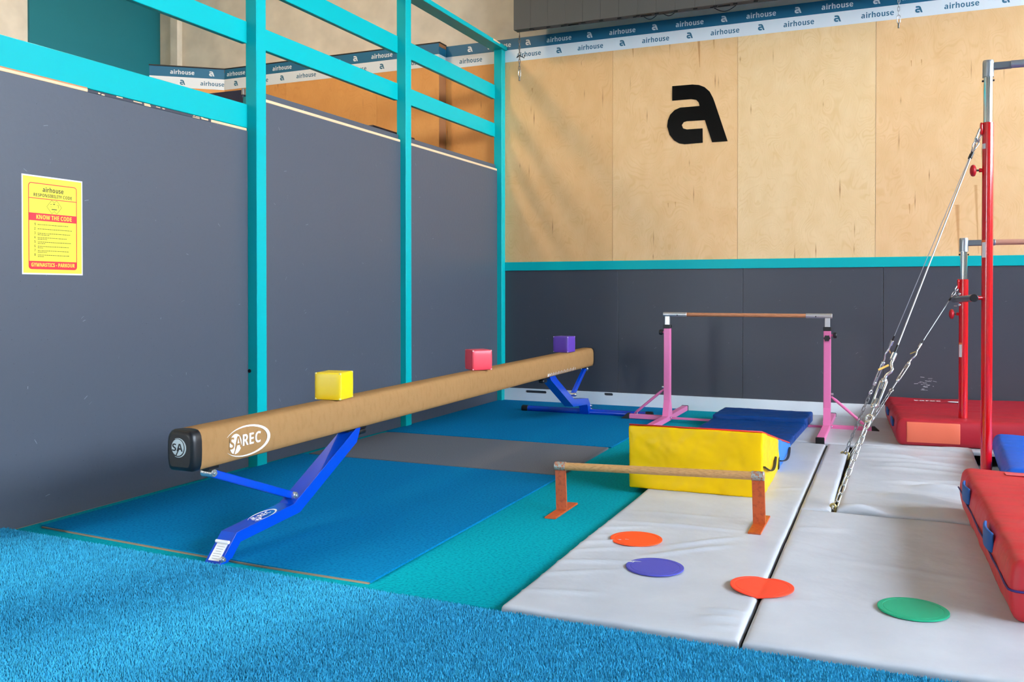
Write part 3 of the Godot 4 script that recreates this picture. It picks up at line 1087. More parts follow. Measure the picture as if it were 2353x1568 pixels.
func spot(called: String, label: String, c: Color, at: Vector3, sag: float) -> void:
	var st := nst()
	st.set_smooth_group(1)
	var prof := [Vector2(0, 0.004), Vector2(0.094, 0.004), Vector2(0.0955, 0.0032), Vector2(0.0975, 0.0032), Vector2(0.0985, 0.0042), Vector2(0.112, 0.0042), Vector2(0.1145, 0.003), Vector2(0.1145, -0.001), Vector2(0, -0.001)]
	var put := func(p: Vector2, a: float) -> Vector3:
		var q := Vector3(p.x * cos(a), p.y, p.x * sin(a))
		q.y += sag * (absf(q.x) / 0.115) - sag * 0.6 * exp(-q.x * q.x / 0.0004)
		return q
	for i in prof.size() - 1:
		st.set_smooth_group(10 + i)
		for k in 48:
			var a := TAU * k / 48
			var b := TAU * (k + 1) / 48
			var t: Vector2 = prof[i + 1] - prof[i]
			var out := Vector3(cos(a) * -t.y, t.x, sin(a) * -t.y)
			for s in 3:
				var p: Vector2 = prof[i].lerp(prof[i + 1], s / 3.0)
				var q: Vector2 = prof[i].lerp(prof[i + 1], (s + 1) / 3.0)
				quad_out(st, put.call(p, a), put.call(p, b), put.call(q, b), put.call(q, a), out)
	var m := mt(called, c, 0.55)
	var o := ob(st, called, m)
	o.position = at
	tag(o, label, "spot marker", "rubber spot discs")

# ---------------------------------------------------------------- balance beam
func beam_base(z: float) -> float:
	return 0.419 + 0.031 * (-z - 2.73) / 5.07

const BEAM := [[0.0, 0.0], [0.050, 0.0], [0.058, 0.005], [0.0645, 0.022], [0.0675, 0.045], [0.0685, 0.085], [0.0678, 0.118], [0.0645, 0.138], [0.0585, 0.151], [0.049, 0.160], [0.034, 0.164], [0.0, 0.165]]

func beam_half(y: float) -> float:
	for i in range(1, BEAM.size() - 1):
		if y <= BEAM[i + 1][1]:
			return lerpf(BEAM[i][0], BEAM[i + 1][0], (y - BEAM[i][1]) / maxf(1e-5, BEAM[i + 1][1] - BEAM[i][1]))
	return 0.0

func build_beam() -> void:
	var t := thing("balance_beam", "long tan suede balance beam on blue steel legs beside the grey partition", "balance beam", Vector3(-2.588, 0, 0))
	var suede := mt("tan suede", srgb(160, 121, 78), 0.9, 0, 0.2)
	suede.albedo_texture = noise_tex(71, 0.02, [Color(0.93, 0.92, 0.90), Color(0.985, 0.985, 0.98), Color(1, 1, 1)], 512, 5)
	tri(suede, Vector3(1.4, 1.0, 2.2))
	relief(suede, noise_tex(72, 0.2, [], 512, 3), 0.08)
	var ring := []
	for p in BEAM:
		ring.append(Vector2(p[0], p[1]))
	for i in range(BEAM.size() - 2, 0, -1):
		ring.append(Vector2(-BEAM[i][0], BEAM[i][1]))
	var st := nst()
	st.set_smooth_group(1)
	var zs := [-2.745, -2.76, -2.80, -3.6, -4.4, -5.2, -6.0, -6.8, -7.6, -7.74, -7.77]
	for i in zs.size() - 1:
		for k in ring.size():
			var a: Vector2 = ring[k]
			var b: Vector2 = ring[(k + 1) % ring.size()]
			quad_out(st, Vector3(a.x, a.y + beam_base(zs[i]), zs[i]), Vector3(b.x, b.y + beam_base(zs[i]), zs[i]), Vector3(b.x, b.y + beam_base(zs[i + 1]), zs[i + 1]), Vector3(a.x, a.y + beam_base(zs[i + 1]), zs[i + 1]), Vector3(a.x + b.x, a.y + b.y - 0.165, 0))
	ob(st, "padding", suede, t)
	var black := mt("black rubber", srgb(16, 17, 21), 0.4)
	for e in [[-2.705, -2.747, 1.0], [-7.80, -7.768, -1.0]]:
		st = nst()
		var prof := [[0.78, 0.004], [0.93, 0.0], [0.99, -0.008], [1.012, -0.018], [1.012, -0.045]]
		for i in prof.size() - 1:
			st.set_smooth_group(1)
			for k in ring.size():
				var vs := []
				for q in [[k, i], [(k + 1) % ring.size(), i], [(k + 1) % ring.size(), i + 1], [k, i + 1]]:
					var s: float = prof[q[1]][0]
					var p: Vector2 = ring[q[0]]
					vs.append(Vector3(p.x * s, (p.y - 0.0825) * s + 0.0825 + beam_base(e[0]), e[0] + prof[q[1]][1] * e[2]))
				quad_out(st, vs[0], vs[1], vs[2], vs[3], Vector3(ring[k].x, ring[k].y - 0.0825, 0.02 * e[2]))
		st.set_smooth_group(-1)
		for k in ring.size():
			var p: Vector2 = ring[k]
			var q: Vector2 = ring[(k + 1) % ring.size()]
			var f := func(v: Vector2) -> Vector3: return Vector3(v.x * 0.78, (v.y - 0.0825) * 0.78 + 0.0825 + beam_base(e[0]), e[0] + 0.004 * e[2])
			tri_out(st, f.call(p), f.call(q), Vector3(0, 0.0825 + beam_base(e[0]), e[0] + 0.004 * e[2]), Vector3(0, 0, e[2]))
		ob(st, "end_cap", black, t)
	# print on the side and on the cap
	var white := mt("white print", srgb(240, 240, 238), 0.5)
	var xf := Transform3D(Basis(Vector3(0, 0, -1), Vector3.UP, Vector3(1, 0, 0)), Vector3(0.07, 0.5, -3.022))
	makers_mark(t, xf, 0.146, white, suede, func(p: Vector3) -> Vector3:
		var z := -3.022 - p.x
		var y := 0.497 + p.y
		return Vector3(beam_half(y - beam_base(z)) + 0.0018 + p.z, y, z))
	var cap := Transform3D(Basis.IDENTITY, Vector3(-0.006, 0.5125, -2.7008))
	st = nst()
	prism(st, oval(-0.003, 0.001, 0.031, 0.033), cap, 0.0005)
	var cres := PackedVector2Array()
	for k in 21:
		var a := lerpf(deg_to_rad(115), deg_to_rad(-115), k / 20.0)
		cres.append(Vector2(cos(a) * 0.040, sin(a) * 0.0385))
	for k in 21:
		var a := lerpf(deg_to_rad(-115), deg_to_rad(115), k / 20.0)
		cres.append(Vector2(cos(a) * 0.035 - 0.002, sin(a) * 0.0365))
	prism(st, cres, cap, 0.0005)
	ob(st, "logo_print", mt("pale print", srgb(205, 215, 215), 0.5), t)
	st = nst()
	put_text(st, "SA", true, 0.054, 0.030, Transform3D(Basis.IDENTITY, cap * Vector3(-0.004, 0.001, 0.0009)))
	prism(st, PackedVector2Array([Vector2(-0.016, -0.034), Vector2(-0.010, -0.034), Vector2(0.009, 0.0), Vector2(0.004, 0.0)]), Transform3D(Basis.IDENTITY, cap * Vector3(0, 0, 0.0004)), 0.0005)
	ob(st, "logo_lettering", black, t)
	# measuring marks near the far end
	st = nst()
	for i in 22:
		var z := -6.60 - pow(i / 21.0, 1.35) * 0.66
		var y0 := beam_base(z) + 0.008
		var hgt := 0.026 if i % 2 == 0 else 0.019
		var x := beam_half(0.02) + 0.0015
		bx(st, Vector3(x - 0.0005, y0 + hgt / 2, z), Vector3(0.001, hgt, 0.006 if i < 5 else 0.0045), 0, Basis(Vector3(0, 0, 1), -0.14))
	ob(st, "scale_marks", white, t)
	# legs
	var steel := mt("blue enamel", srgb(0, 64, 188), 0.22, 0.0, 0.5)
	steel.clearcoat_enabled = true
	steel.clearcoat = 0.4
	steel.clearcoat_roughness = 0.1
	var zinc := mt("bright steel", srgb(215, 218, 220), 0.25, 0.9)
	var near := [[-3.905, 0.430], [-3.836, 0.392], [-3.373, 0.145], [-2.984, 0.110], [-2.835, -0.045], [-2.885, -0.062], [-3.008, 0.066], [-3.420, 0.098], [-3.900, 0.352], [-3.935, 0.425]]
	var far := [[-6.700, 0.447], [-6.735, 0.410], [-7.285, 0.130], [-7.655, 0.106], [-7.705, 0.012], [-7.770, 0.012], [-7.752, 0.092], [-7.690, 0.160], [-7.300, 0.196], [-6.885, 0.405], [-6.82, 0.447]]
	var sides := [[near, 1, -2.862, -0.034, Vector3(0, 0.385, -2.862), Vector3(0, 0.178, -3.403)], [far, -1, -7.735, 0.030, Vector3(0, 0.425, -7.70), Vector3(0, 0.225, -7.375)]]
	for s in sides:
		var poly := PackedVector2Array()
		for p in s[0]:
			poly.append(Vector2(-p[0], p[1]))
		st = nst()
		prism(st, poly, Transform3D(Basis(Vector3(0, 0, -1), Vector3.UP, Vector3(1, 0, 0)), Vector3(-0.041, 0, 0)), 0.082)
		var leg := ob(st, "leg", steel, t)
		# rounded edges of the folded steel
		st = nst()
		for i in (4 if s[1] > 0 else 0):
			tube(st, [Vector3(0.0405, s[0][i][1] + 0.0005, s[0][i][0]), Vector3(0.0405, s[0][i + 1][1] + 0.0005, s[0][i + 1][0])], 0.0018, 6)
		if s[1] > 0:
			ob(st, "folded_edge", steel, leg)
		st = nst()
		tube(st, [Vector3(-0.60, s[3], s[2]), Vector3(0.60, s[3], s[2])], 0.029, 20)
		ob(st, "foot_tube", steel, t)
		for x in [-1.0, 1.0]:
			st = nst()
			lathe(st, Vector3(x * 0.565, s[3], s[2]), Vector3(x, 0, 0), [Vector2(0.0295, 0), Vector2(0.0325, 0.002), Vector2(0.0325, 0.055), Vector2(0.029, 0.062), Vector2(0, 0.062)], 20, true)
			ob(st, "foot_cap", black, t)
		st = nst()
		var a: Vector3 = s[4]
		var b: Vector3 = s[5]
		bx(st, (a + b) / 2, Vector3(0.034, 0.034, a.distance_to(b)), 0.003, frame_of(b - a))
		ob(st, "brace", steel, t)
		st = nst()
		bx(st, Vector3(0, beam_base(a.z) - 0.008, a.z), Vector3(0.06, 0.022, 0.06), 0.003)
		ob(st, "bracket", mt("dark steel", srgb(45, 45, 48), 0.4, 0.8), t)
		for p in [a, b]:
			st = nst()
			cyl(st, p + Vector3(-0.03, 0, 0), p + Vector3(0.032, 0, 0), 0.017, 18)
			cyl(st, p + Vector3(0.032, 0, 0), p + Vector3(0.040, 0, 0), 0.009, 6)
			ob(st, "pivot_bolt", zinc, t)
		var bz: float = -2.893 if s[1] > 0 else -7.745
		for k in 2:
			st = nst()
			var c := Vector3(0.041, (0.022 if s[1] > 0 else 0.085) - k * 0.035, bz + k * 0.022 * s[1])
			cyl(st, c, c + Vector3(0.006, 0, 0), 0.013, 16)
			cyl(st, c + Vector3(0.006, 0, 0), c + Vector3(0.016, 0, 0), 0.009, 6)
			ob(st, "bolt", zinc, t)
		# clamp plate and knob at the top of the leg
		var kz: float = -3.965 if s[1] > 0 else -6.63
		st = nst()
		bx(st, Vector3(0, beam_base(kz) - 0.006, kz + 0.05 * s[1]), Vector3(0.07, 0.018, 0.17), 0.003)
		ob(st, "clamp_plate", mt("dark steel", srgb(45, 45, 48), 0.4, 0.8), t)
		st = nst()
		soft(st, Vector3(0.05, 0.032, 0.085), Vector3i(3, 3, 3), 0.014, func(p: Vector3) -> Vector3: return p + Vector3(0.01, beam_base(kz) - 0.03, kz))
		ob(st, "knob", black, t)
		if s[1] > 0:
			# print and paper label on the near leg
			var p0 := Vector3(0, near[2][1], near[2][0])
			var p1 := Vector3(0, near[3][1], near[3][0])
			var along := (p0 - p1).normalized()
			var lb := Basis(along, Vector3(-1, 0, 0), along.cross(Vector3(-1, 0, 0)))
			makers_mark(leg, Transform3D(lb, p1.lerp(p0, 0.56) + lb.z * 0.0008), 0.088, white, steel)
			p0 = p1
			p1 = Vector3(0, near[4][1], near[4][0])
			along = (p0 - p1).normalized()
			lb = Basis(along, Vector3(-1, 0, 0), along.cross(Vector3(-1, 0, 0)))
			st = nst()
			var o := p1.lerp(p0, 0.57) + lb.z * 0.001
			bx(st, o, Vector3(0.085, 0.056, 0.0008), 0.0, lb)
			ob(st, "paper_label", mt("label paper", srgb(232, 234, 236), 0.5), leg)
			st = nst()
			tube(st, [o + lb * Vector3(0.042, -0.034, 0.006), o + lb * Vector3(0.042, 0.034, 0.006)], 0.007, 10)
			ob(st, "label_curl", mt("label paper", Color(), 0.5), leg)
			st = nst()
			for i in 6:
				bx(st, o + lb * Vector3(0.022 - i * 0.011, 0.0, 0.0006), Vector3(0.0022, 0.042 - (i % 3) * 0.006, 0.0003), 0, lb)
			ob(st, "small_print", mt("faint ink", srgb(150, 152, 158), 0.5), leg)

func cube(called: String, label: String, c: Color, at: Vector3, turn: float) -> void:
	var t := thing(called, label, "foam cube", at, turn, "foam cubes on the beam")
	var m := mt(called, c, 0.38)
	var st := nst()
	soft(st, Vector3(0.14, 0.136, 0.14), Vector3i(6, 6, 6), 0.007, func(p: Vector3) -> Vector3:
		var q := p / 0.07
		var k := 1.0 + 0.0035 / 0.07 * (1.0 - q.x * q.x * q.z * q.z)
		var bulge := Vector3(signf(p.x) if absf(q.x) > 0.98 else 0.0, 0, signf(p.z) if absf(q.z) > 0.98 else 0.0) * 0.003 * (1.0 - q.y * q.y) * k
		return p + bulge + Vector3(0, 0.068, 0))
	ob(st, "cover", m, t)
	# stitched seams and worn pale corners
	st = nst()
	for sx in [-1, 1]:
		for sz in [-1, 1]:
			tube(st, [Vector3(sx * 0.0685, 0.006, sz * 0.0685), Vector3(sx * 0.0685, 0.130, sz * 0.0685)], 0.0016, 6)
	for y in [0.0025, 0.1335]:
		tube(st, [Vector3(0.068, y, 0.068), Vector3(-0.068, y, 0.068), Vector3(-0.068, y, -0.068), Vector3(0.068, y, -0.068)], 0.0018, 6, true)
	ob(st, "seam", m, t)
	var pale := mt("worn corner " + called, c.lerp(Color(0.93, 0.90, 0.84), 0.6), 0.6)
	for sx in [-1, 1]:
		for sz in [-1, 1]:
			for y in [0.006, 0.130]:
				st = nst()
				soft(st, Vector3(0.012, 0.011, 0.012), Vector3i(1, 1, 1), 0.004, func(p: Vector3) -> Vector3: return p + Vector3(sx * 0.0652, y, sz * 0.0652))
				ob(st, "worn_corner", pale, t)

func build_cubes() -> void:
	cube("yellow_foam_cube", "yellow vinyl foam cube standing on the balance beam", srgb(245, 205, 10), Vector3(-2.590, beam_base(-3.76) + 0.1655, -3.76), deg_to_rad(-37.5 + 45))
	cube("red_foam_cube", "pinkish red vinyl foam cube standing on the balance beam", srgb(225, 62, 80), Vector3(-2.588, beam_base(-5.45) + 0.1655, -5.45), deg_to_rad(-87.5 + 45))
	cube("purple_foam_cube", "purple vinyl foam cube standing on the balance beam", srgb(98, 62, 165), Vector3(-2.596, beam_base(-7.18) + 0.1655, -7.18), deg_to_rad(-52.5 + 45))

# ---------------------------------------------------------------- low wooden bar
func build_parallette() -> void:
	var t := thing("low_training_bar", "low wooden bar on rust-orange flat steel feet standing over teal carpet and pale mat", "training bar", Vector3(-1.07, 0, -4.29))
	t.rotation.z = atan2(0.03, 1.0)
	t.position.y = 0.0155
	var wood := mt("beech dowel", srgb(208, 160, 104), 0.5)
	wood.albedo_texture = noise_tex(81, 0.05, [Color(0.72, 0.66, 0.58), Color(0.95, 0.93, 0.9), Color(1, 1, 1)], 512, 4)
	tri(wood, Vector3(1.2, 9, 9), false)
	var rust := mt("rust orange enamel", srgb(192, 82, 28), 0.42)
	rust.albedo_texture = noise_tex(82, 0.04, [Color(0.8, 0.75, 0.7), Color(1, 1, 1), Color(1, 1, 1)], 256, 4)
	tri(rust, Vector3(3, 3, 3), false)
	var bare := mt("chipped steel", srgb(150, 150, 146), 0.45, 0.5)
	var nt := noise_tex(83, 0.05, [Color(0.80, 0.32, 0.12), Color(0.80, 0.32, 0.12), Color(0.62, 0.63, 0.60), Color(0.66, 0.67, 0.65), Color(0.7, 0.7, 0.68)], 256, 4)
	bare.albedo_color = Color.WHITE
	bare.albedo_texture = nt
	tri(bare, Vector3(5, 5, 5), false)
	var st := nst()
	cyl(st, Vector3(-0.48, 0.232, 0), Vector3(0.48, 0.232, 0), 0.0195, 24)
	ob(st, "bar", wood, t)
	for s in [-1.0, 1.0]:
		st = nst()
		lathe(st, Vector3(s * 0.465, 0.232, 0), Vector3(s, 0, 0), [Vector2(0.0196, 0), Vector2(0.0225, 0.0), Vector2(0.0225, 0.056), Vector2(0.0205, 0.058), Vector2(0, 0.058)], 24, true)
		ob(st, "socket", bare, t)
		st = nst()
		bx2(st, Vector3(s * 0.494 - 0.029, 0.006, -0.005), Vector3(s * 0.494 + 0.029, 0.214, 0.005), 0.0015)
		ob(st, "upright", rust, t)
		st = nst()
		bx2(st, Vector3(s * 0.494 - 0.029, -0.0005, -0.17), Vector3(s * 0.494 + 0.029, 0.0085, 0.17), 0.0015)
		ob(st, "foot", rust, t)

# ---------------------------------------------------------------- wedge and blue folding mat
func build_wedge() -> void:
	var t := thing("incline_wedge", "yellow and blue folding incline wedge with a red top and black handles", "wedge mat", Vector3(-1.0, 0.03, -4.84))
	t.rotation.y = 0.012
	var yellow := mt("yellow vinyl", srgb(240, 192, 0), 0.4, 0.0, 0.3)
	relief(yellow, noise_tex(91, 0.012, [], 512, 3), 1.2)
	tri(yellow, Vector3(0.7, 0.7, 0.7), false)
	var blue := mt("sky blue vinyl", srgb(45, 130, 225), 0.4)
	var red := mt("red vinyl", srgb(215, 40, 32), 0.4)
	var black := mt("black webbing", srgb(30, 28, 26), 0.7)
	var top := func(z: float) -> float:
		return lerpf(0.352, 0.195, clampf(-z / 0.80, 0, 1)) if z > -0.80 else lerpf(0.195, 0.045, clampf((-z - 0.80) / 0.78, 0, 1))
	var n := FastNoiseLite.new()
	n.seed = 5
	n.frequency = 1.0
	for p in [[-0.0, -0.80, yellow, "front_panel"], [-0.805, -1.56, blue, "rear_panel"]]:
		var st := nst()
		var l: float = p[0] - p[1]
		soft(st, Vector3(0.73, 1.0, l), Vector3i(16, 8, 12), 0.012, func(q: Vector3) -> Vector3:
			var z: float = q.z + (p[0] + p[1]) / 2.0
			var h: float = top.call(z)
			var y := (q.y + 0.5) * h
			# rounding stays round in spite of the stretch
			if q.y > 0.488: y = h - (0.5 - q.y)
			elif q.y < -0.488: y = q.y + 0.5
			var wob := n.get_noise_3d(q.x * 5.0, y * 6.0, z * 5.0) * 0.008
			return Vector3(q.x + (wob if absf(q.x) > 0.35 else 0.0), y + (wob * 0.6 if q.y > 0.3 else 0.0), z + (wob if absf(q.z) > l * 0.45 and p[0] == 0.0 and q.z > 0 else 0.0)))
		ob(st, p[3], p[2], t)
		st = nst()
		for i in 12:
			var za := lerpf(p[0] - 0.004, p[1] + 0.004, i / 12.0)
			var zb := lerpf(p[0] - 0.004, p[1] + 0.004, (i + 1) / 12.0)
			var ya: float = top.call(za) + 0.0035
			var yb: float = top.call(zb) + 0.0035
			st.set_smooth_group(1)
			for s in [-0.004, 0.004]:
				quad_out(st, Vector3(-0.362, ya + s, za), Vector3(0.362, ya + s, za), Vector3(0.362, yb + s, zb), Vector3(-0.362, yb + s, zb), Vector3(0, s, 0))
			for x in [-0.362, 0.362]:
				quad_out(st, Vector3(x, ya - 0.004, za), Vector3(x, ya + 0.004, za), Vector3(x, yb + 0.004, zb), Vector3(x, yb - 0.004, zb), Vector3(x, 0, 0))
			if i == 0:
				quad_out(st, Vector3(-0.362, ya - 0.004, za), Vector3(0.362, ya - 0.004, za), Vector3(0.362, ya + 0.004, za), Vector3(-0.362, ya + 0.004, za), Vector3(0, 0, 1))
		ob(st, "top_cover", red, t)
	for h in [[-0.03, 0.165, -0.57, 0.125, 0.045], [-0.84, 0.055, -1.44, 0.04, 0.03]]:
		var st := nst()
		var pts := []
		for k in 11:
			var u := k / 10.0
			pts.append(Vector3(0.370 + sin(u * PI) * 0.014, lerpf(h[1], h[3], u) - sin(u * PI) * h[4], lerpf(h[0], h[2], u)))
		tube(st, pts, 0.009, 8, false, true, 0.4)
		ob(st, "handle", black, t)
	var st3 := nst()
	bx(st3, Vector3(0.367, 0.05, -0.785), Vector3(0.006, 0.07, 0.05), 0.001)
	ob(st3, "fastener_strip", black, t)
	st3 = nst()
	bx(st3, Vector3(-0.372, 0.11, -0.03), Vector3(0.02, 0.012, 0.05), 0.003)
	ob(st3, "strap_end", black, t)

func build_blue_folding_mat() -> void:
	var t := thing("folding_mat", "dark blue vinyl folding mat lying behind the yellow wedge under the pink bar", "mat", Vector3(-1.045, 0.026, -6.38))
	t.rotation.y = -0.03
	var m := mt("dark blue vinyl", srgb(0, 58, 126), 0.42, 0.0, 0.3)
	relief(m, noise_tex(95, 0.015, [], 512, 3), 0.8)
	tri(m, Vector3(0.8, 0.8, 0.8), false)
	var n := FastNoiseLite.new()
	n.seed = 15
	n.frequency = 1.0
	for p in [[0.06, -0.40, 0.052], [-0.405, -1.06, 0.052], [-1.065, -1.56, 0.085]]:
		var st := nst()
		var l: float = p[0] - p[1]
		soft(st, Vector3(0.745, p[2], l), Vector3i(18, 3, 14), 0.016, func(q: Vector3) -> Vector3:
			return Vector3(q.x, q.y + p[2] / 2 + (n.get_noise_2d(q.x * 6.0, (q.z + p[0]) * 5.0) * 0.006 if q.y > 0 else 0.0), q.z + (p[0] + p[1]) / 2))
		ob(st, "panel", m, t)

# ---------------------------------------------------------------- pink bar
func build_pink_bar() -> void:
	var t := thing("junior_bar", "pink junior gymnastics bar with a wooden rail and black knobs", "gymnastics bar", Vector3(-1.145, 0.012, -7.6))
	var pink := mt("pink enamel", srgb(226, 116, 168), 0.35)
	var chrome := mt("brushed steel", srgb(205, 205, 205), 0.35, 0.8)
	var black := mt("black plastic", srgb(18, 18, 20), 0.45)
	var zinc := mt("bright steel", srgb(215, 218, 220), 0.25, 0.9)
	var wood := mt("reddish wooden rail", srgb(205, 140, 100), 0.5)
	wood.albedo_texture = noise_tex(101, 0.05, [Color(0.8, 0.76, 0.7), Color(1, 1, 1)], 256, 4)
	tri(wood, Vector3(1, 9, 9), false)
	var st := nst()
	cyl(st, Vector3(-0.50, 0.920, 0), Vector3(0.50, 0.920, 0), 0.0165, 20)
	ob(st, "rail", wood, t)
	for s in [-1.0, 1.0]:
		var x: float = s * 0.653
		st = nst()
		cyl(st, Vector3(s * 0.487, 0.920, 0), Vector3(s * 0.690, 0.920, 0), 0.0195, 20)
		ob(st, "rail_sleeve", chrome, t)
		st = nst()
		cyl(st, Vector3(s * 0.565, 0.916, 0.0185), Vector3(s * 0.565, 0.914, 0.0225), 0.005, 8)
		ob(st, "screw", mt("dark steel", srgb(45, 45, 48), 0.4, 0.8), t)
		st = nst()
		bx2(st, Vector3(x - 0.02, 0.79, -0.02), Vector3(x + 0.02, 0.905, 0.02), 0.003)
		ob(st, "inner_post", chrome, t)
		st = nst()
		bx2(st, Vector3(x - 0.031, 0.80, -0.031), Vector3(x + 0.031, 0.832, 0.031), 0.004)
		ob(st, "collar", black, t)
		st = nst()
		bx2(st, Vector3(x - 0.0275, 0.03, -0.0275), Vector3(x + 0.0275, 0.80, 0.0275), 0.003)
		ob(st, "post", pink, t)
		st = nst()
		cyl(st, Vector3(x + s * 0.027, 0.765, 0), Vector3(x + s * 0.042, 0.765, 0), 0.009, 10)
		ob(st, "knob_stem", pink, t)
		st = nst()
		lathe(st, Vector3(x + s * 0.042, 0.765, 0), Vector3(s, 0, 0), [Vector2(0, 0), Vector2(0.018, 0), Vector2(0.024, 0.006), Vector2(0.024, 0.024), Vector2(0.02, 0.03), Vector2(0, 0.03)], 12)
		ob(st, "knob", black, t)
		if s > 0:
			st = nst()
			var star := PackedVector2Array()
			for k in 24:
				var a := TAU * k / 24
				star.append(Vector2(cos(a), sin(a)) * (0.0235 + 0.003 * cos(a * 6.0)))
			prism(st, star, Transform3D(Basis.IDENTITY, Vector3(x, 0.742, 0.0275)), 0.02)
			ob(st, "knob", black, t)
		# flared gusset, foot along z, outrigger along x, brace
		st = nst()
		for z in [1.0, -1.0]:
			prism(st, PackedVector2Array([Vector2(0.0, 0.045), Vector2(0.055, 0.045), Vector2(0.0, 0.18)]), Transform3D(Basis(Vector3(0, 0, z), Vector3.UP, Vector3(-z, 0, 0)), Vector3(x + 0.026 * z, 0, 0.0275 * z)), 0.052)
		ob(st, "gusset", pink, t)
		st = nst()
		bx2(st, Vector3(x - 0.028, 0.002, -0.70), Vector3(x + 0.028, 0.047, 0.74), 0.003)
		ob(st, "foot", pink, t)
		for z in [-0.70, 0.74]:
			st = nst()
			bx(st, Vector3(x, 0.0245, z), Vector3(0.062, 0.051, 0.022), 0.004)
			ob(st, "foot_cap", black, t)
		st = nst()
		bx2(st, Vector3(x + s * 0.028, 0.002, -0.02), Vector3(x + s * 0.345, 0.042, 0.02), 0.003)
		ob(st, "outrigger", pink, t)
		st = nst()
		prism(st, PackedVector2Array([Vector2(0, 0), Vector2(0.075, 0), Vector2(0.02, 0.05), Vector2(0, 0.05)]), Transform3D(Basis(Vector3(s, 0, 0), Vector3.UP, Vector3(0, 0, s)), Vector3(x + s * 0.335, -0.002, -0.024 * s)), 0.048)
		ob(st, "foot_cap", black, t)
		st = nst()
		var a := Vector3(x + s * 0.032, 0.270, 0.0)
		var b := Vector3(x + s * 0.295, 0.045, 0.0)
		lathe(st, a, b - a, [Vector2(0.0, 0), Vector2(0.006, 0.0), Vector2(0.0115, 0.04), Vector2(0.0115, a.distance_to(b) - 0.04), Vector2(0.005, a.distance_to(b)), Vector2(0, a.distance_to(b))], 12)
		ob(st, "brace", pink, t)
		st = nst()
		cyl(st, Vector3(x + s * 0.0275, 0.29, 0), Vector3(x + s * 0.048, 0.29, 0), 0.010, 10)
		cyl(st, Vector3(x + s * 0.27, 0.042, 0), Vector3(x + s * 0.27, 0.062, 0), 0.008, 10)
		cyl(st, Vector3(x - 0.03, 0.06, 0.0275), Vector3(x - 0.03, 0.06, 0.034), 0.008, 8)
		cyl(st, Vector3(x + 0.034, 0.03, 0.024), Vector3(x + 0.034, 0.03, 0.032), 0.009, 8)
		ob(st, "bolt", zinc, t)
	st = nst()
	bx2(st, Vector3(-0.625, 0.014, -0.015), Vector3(0.625, 0.032, 0.015), 0.002)
	ob(st, "base_tie", pink, t)

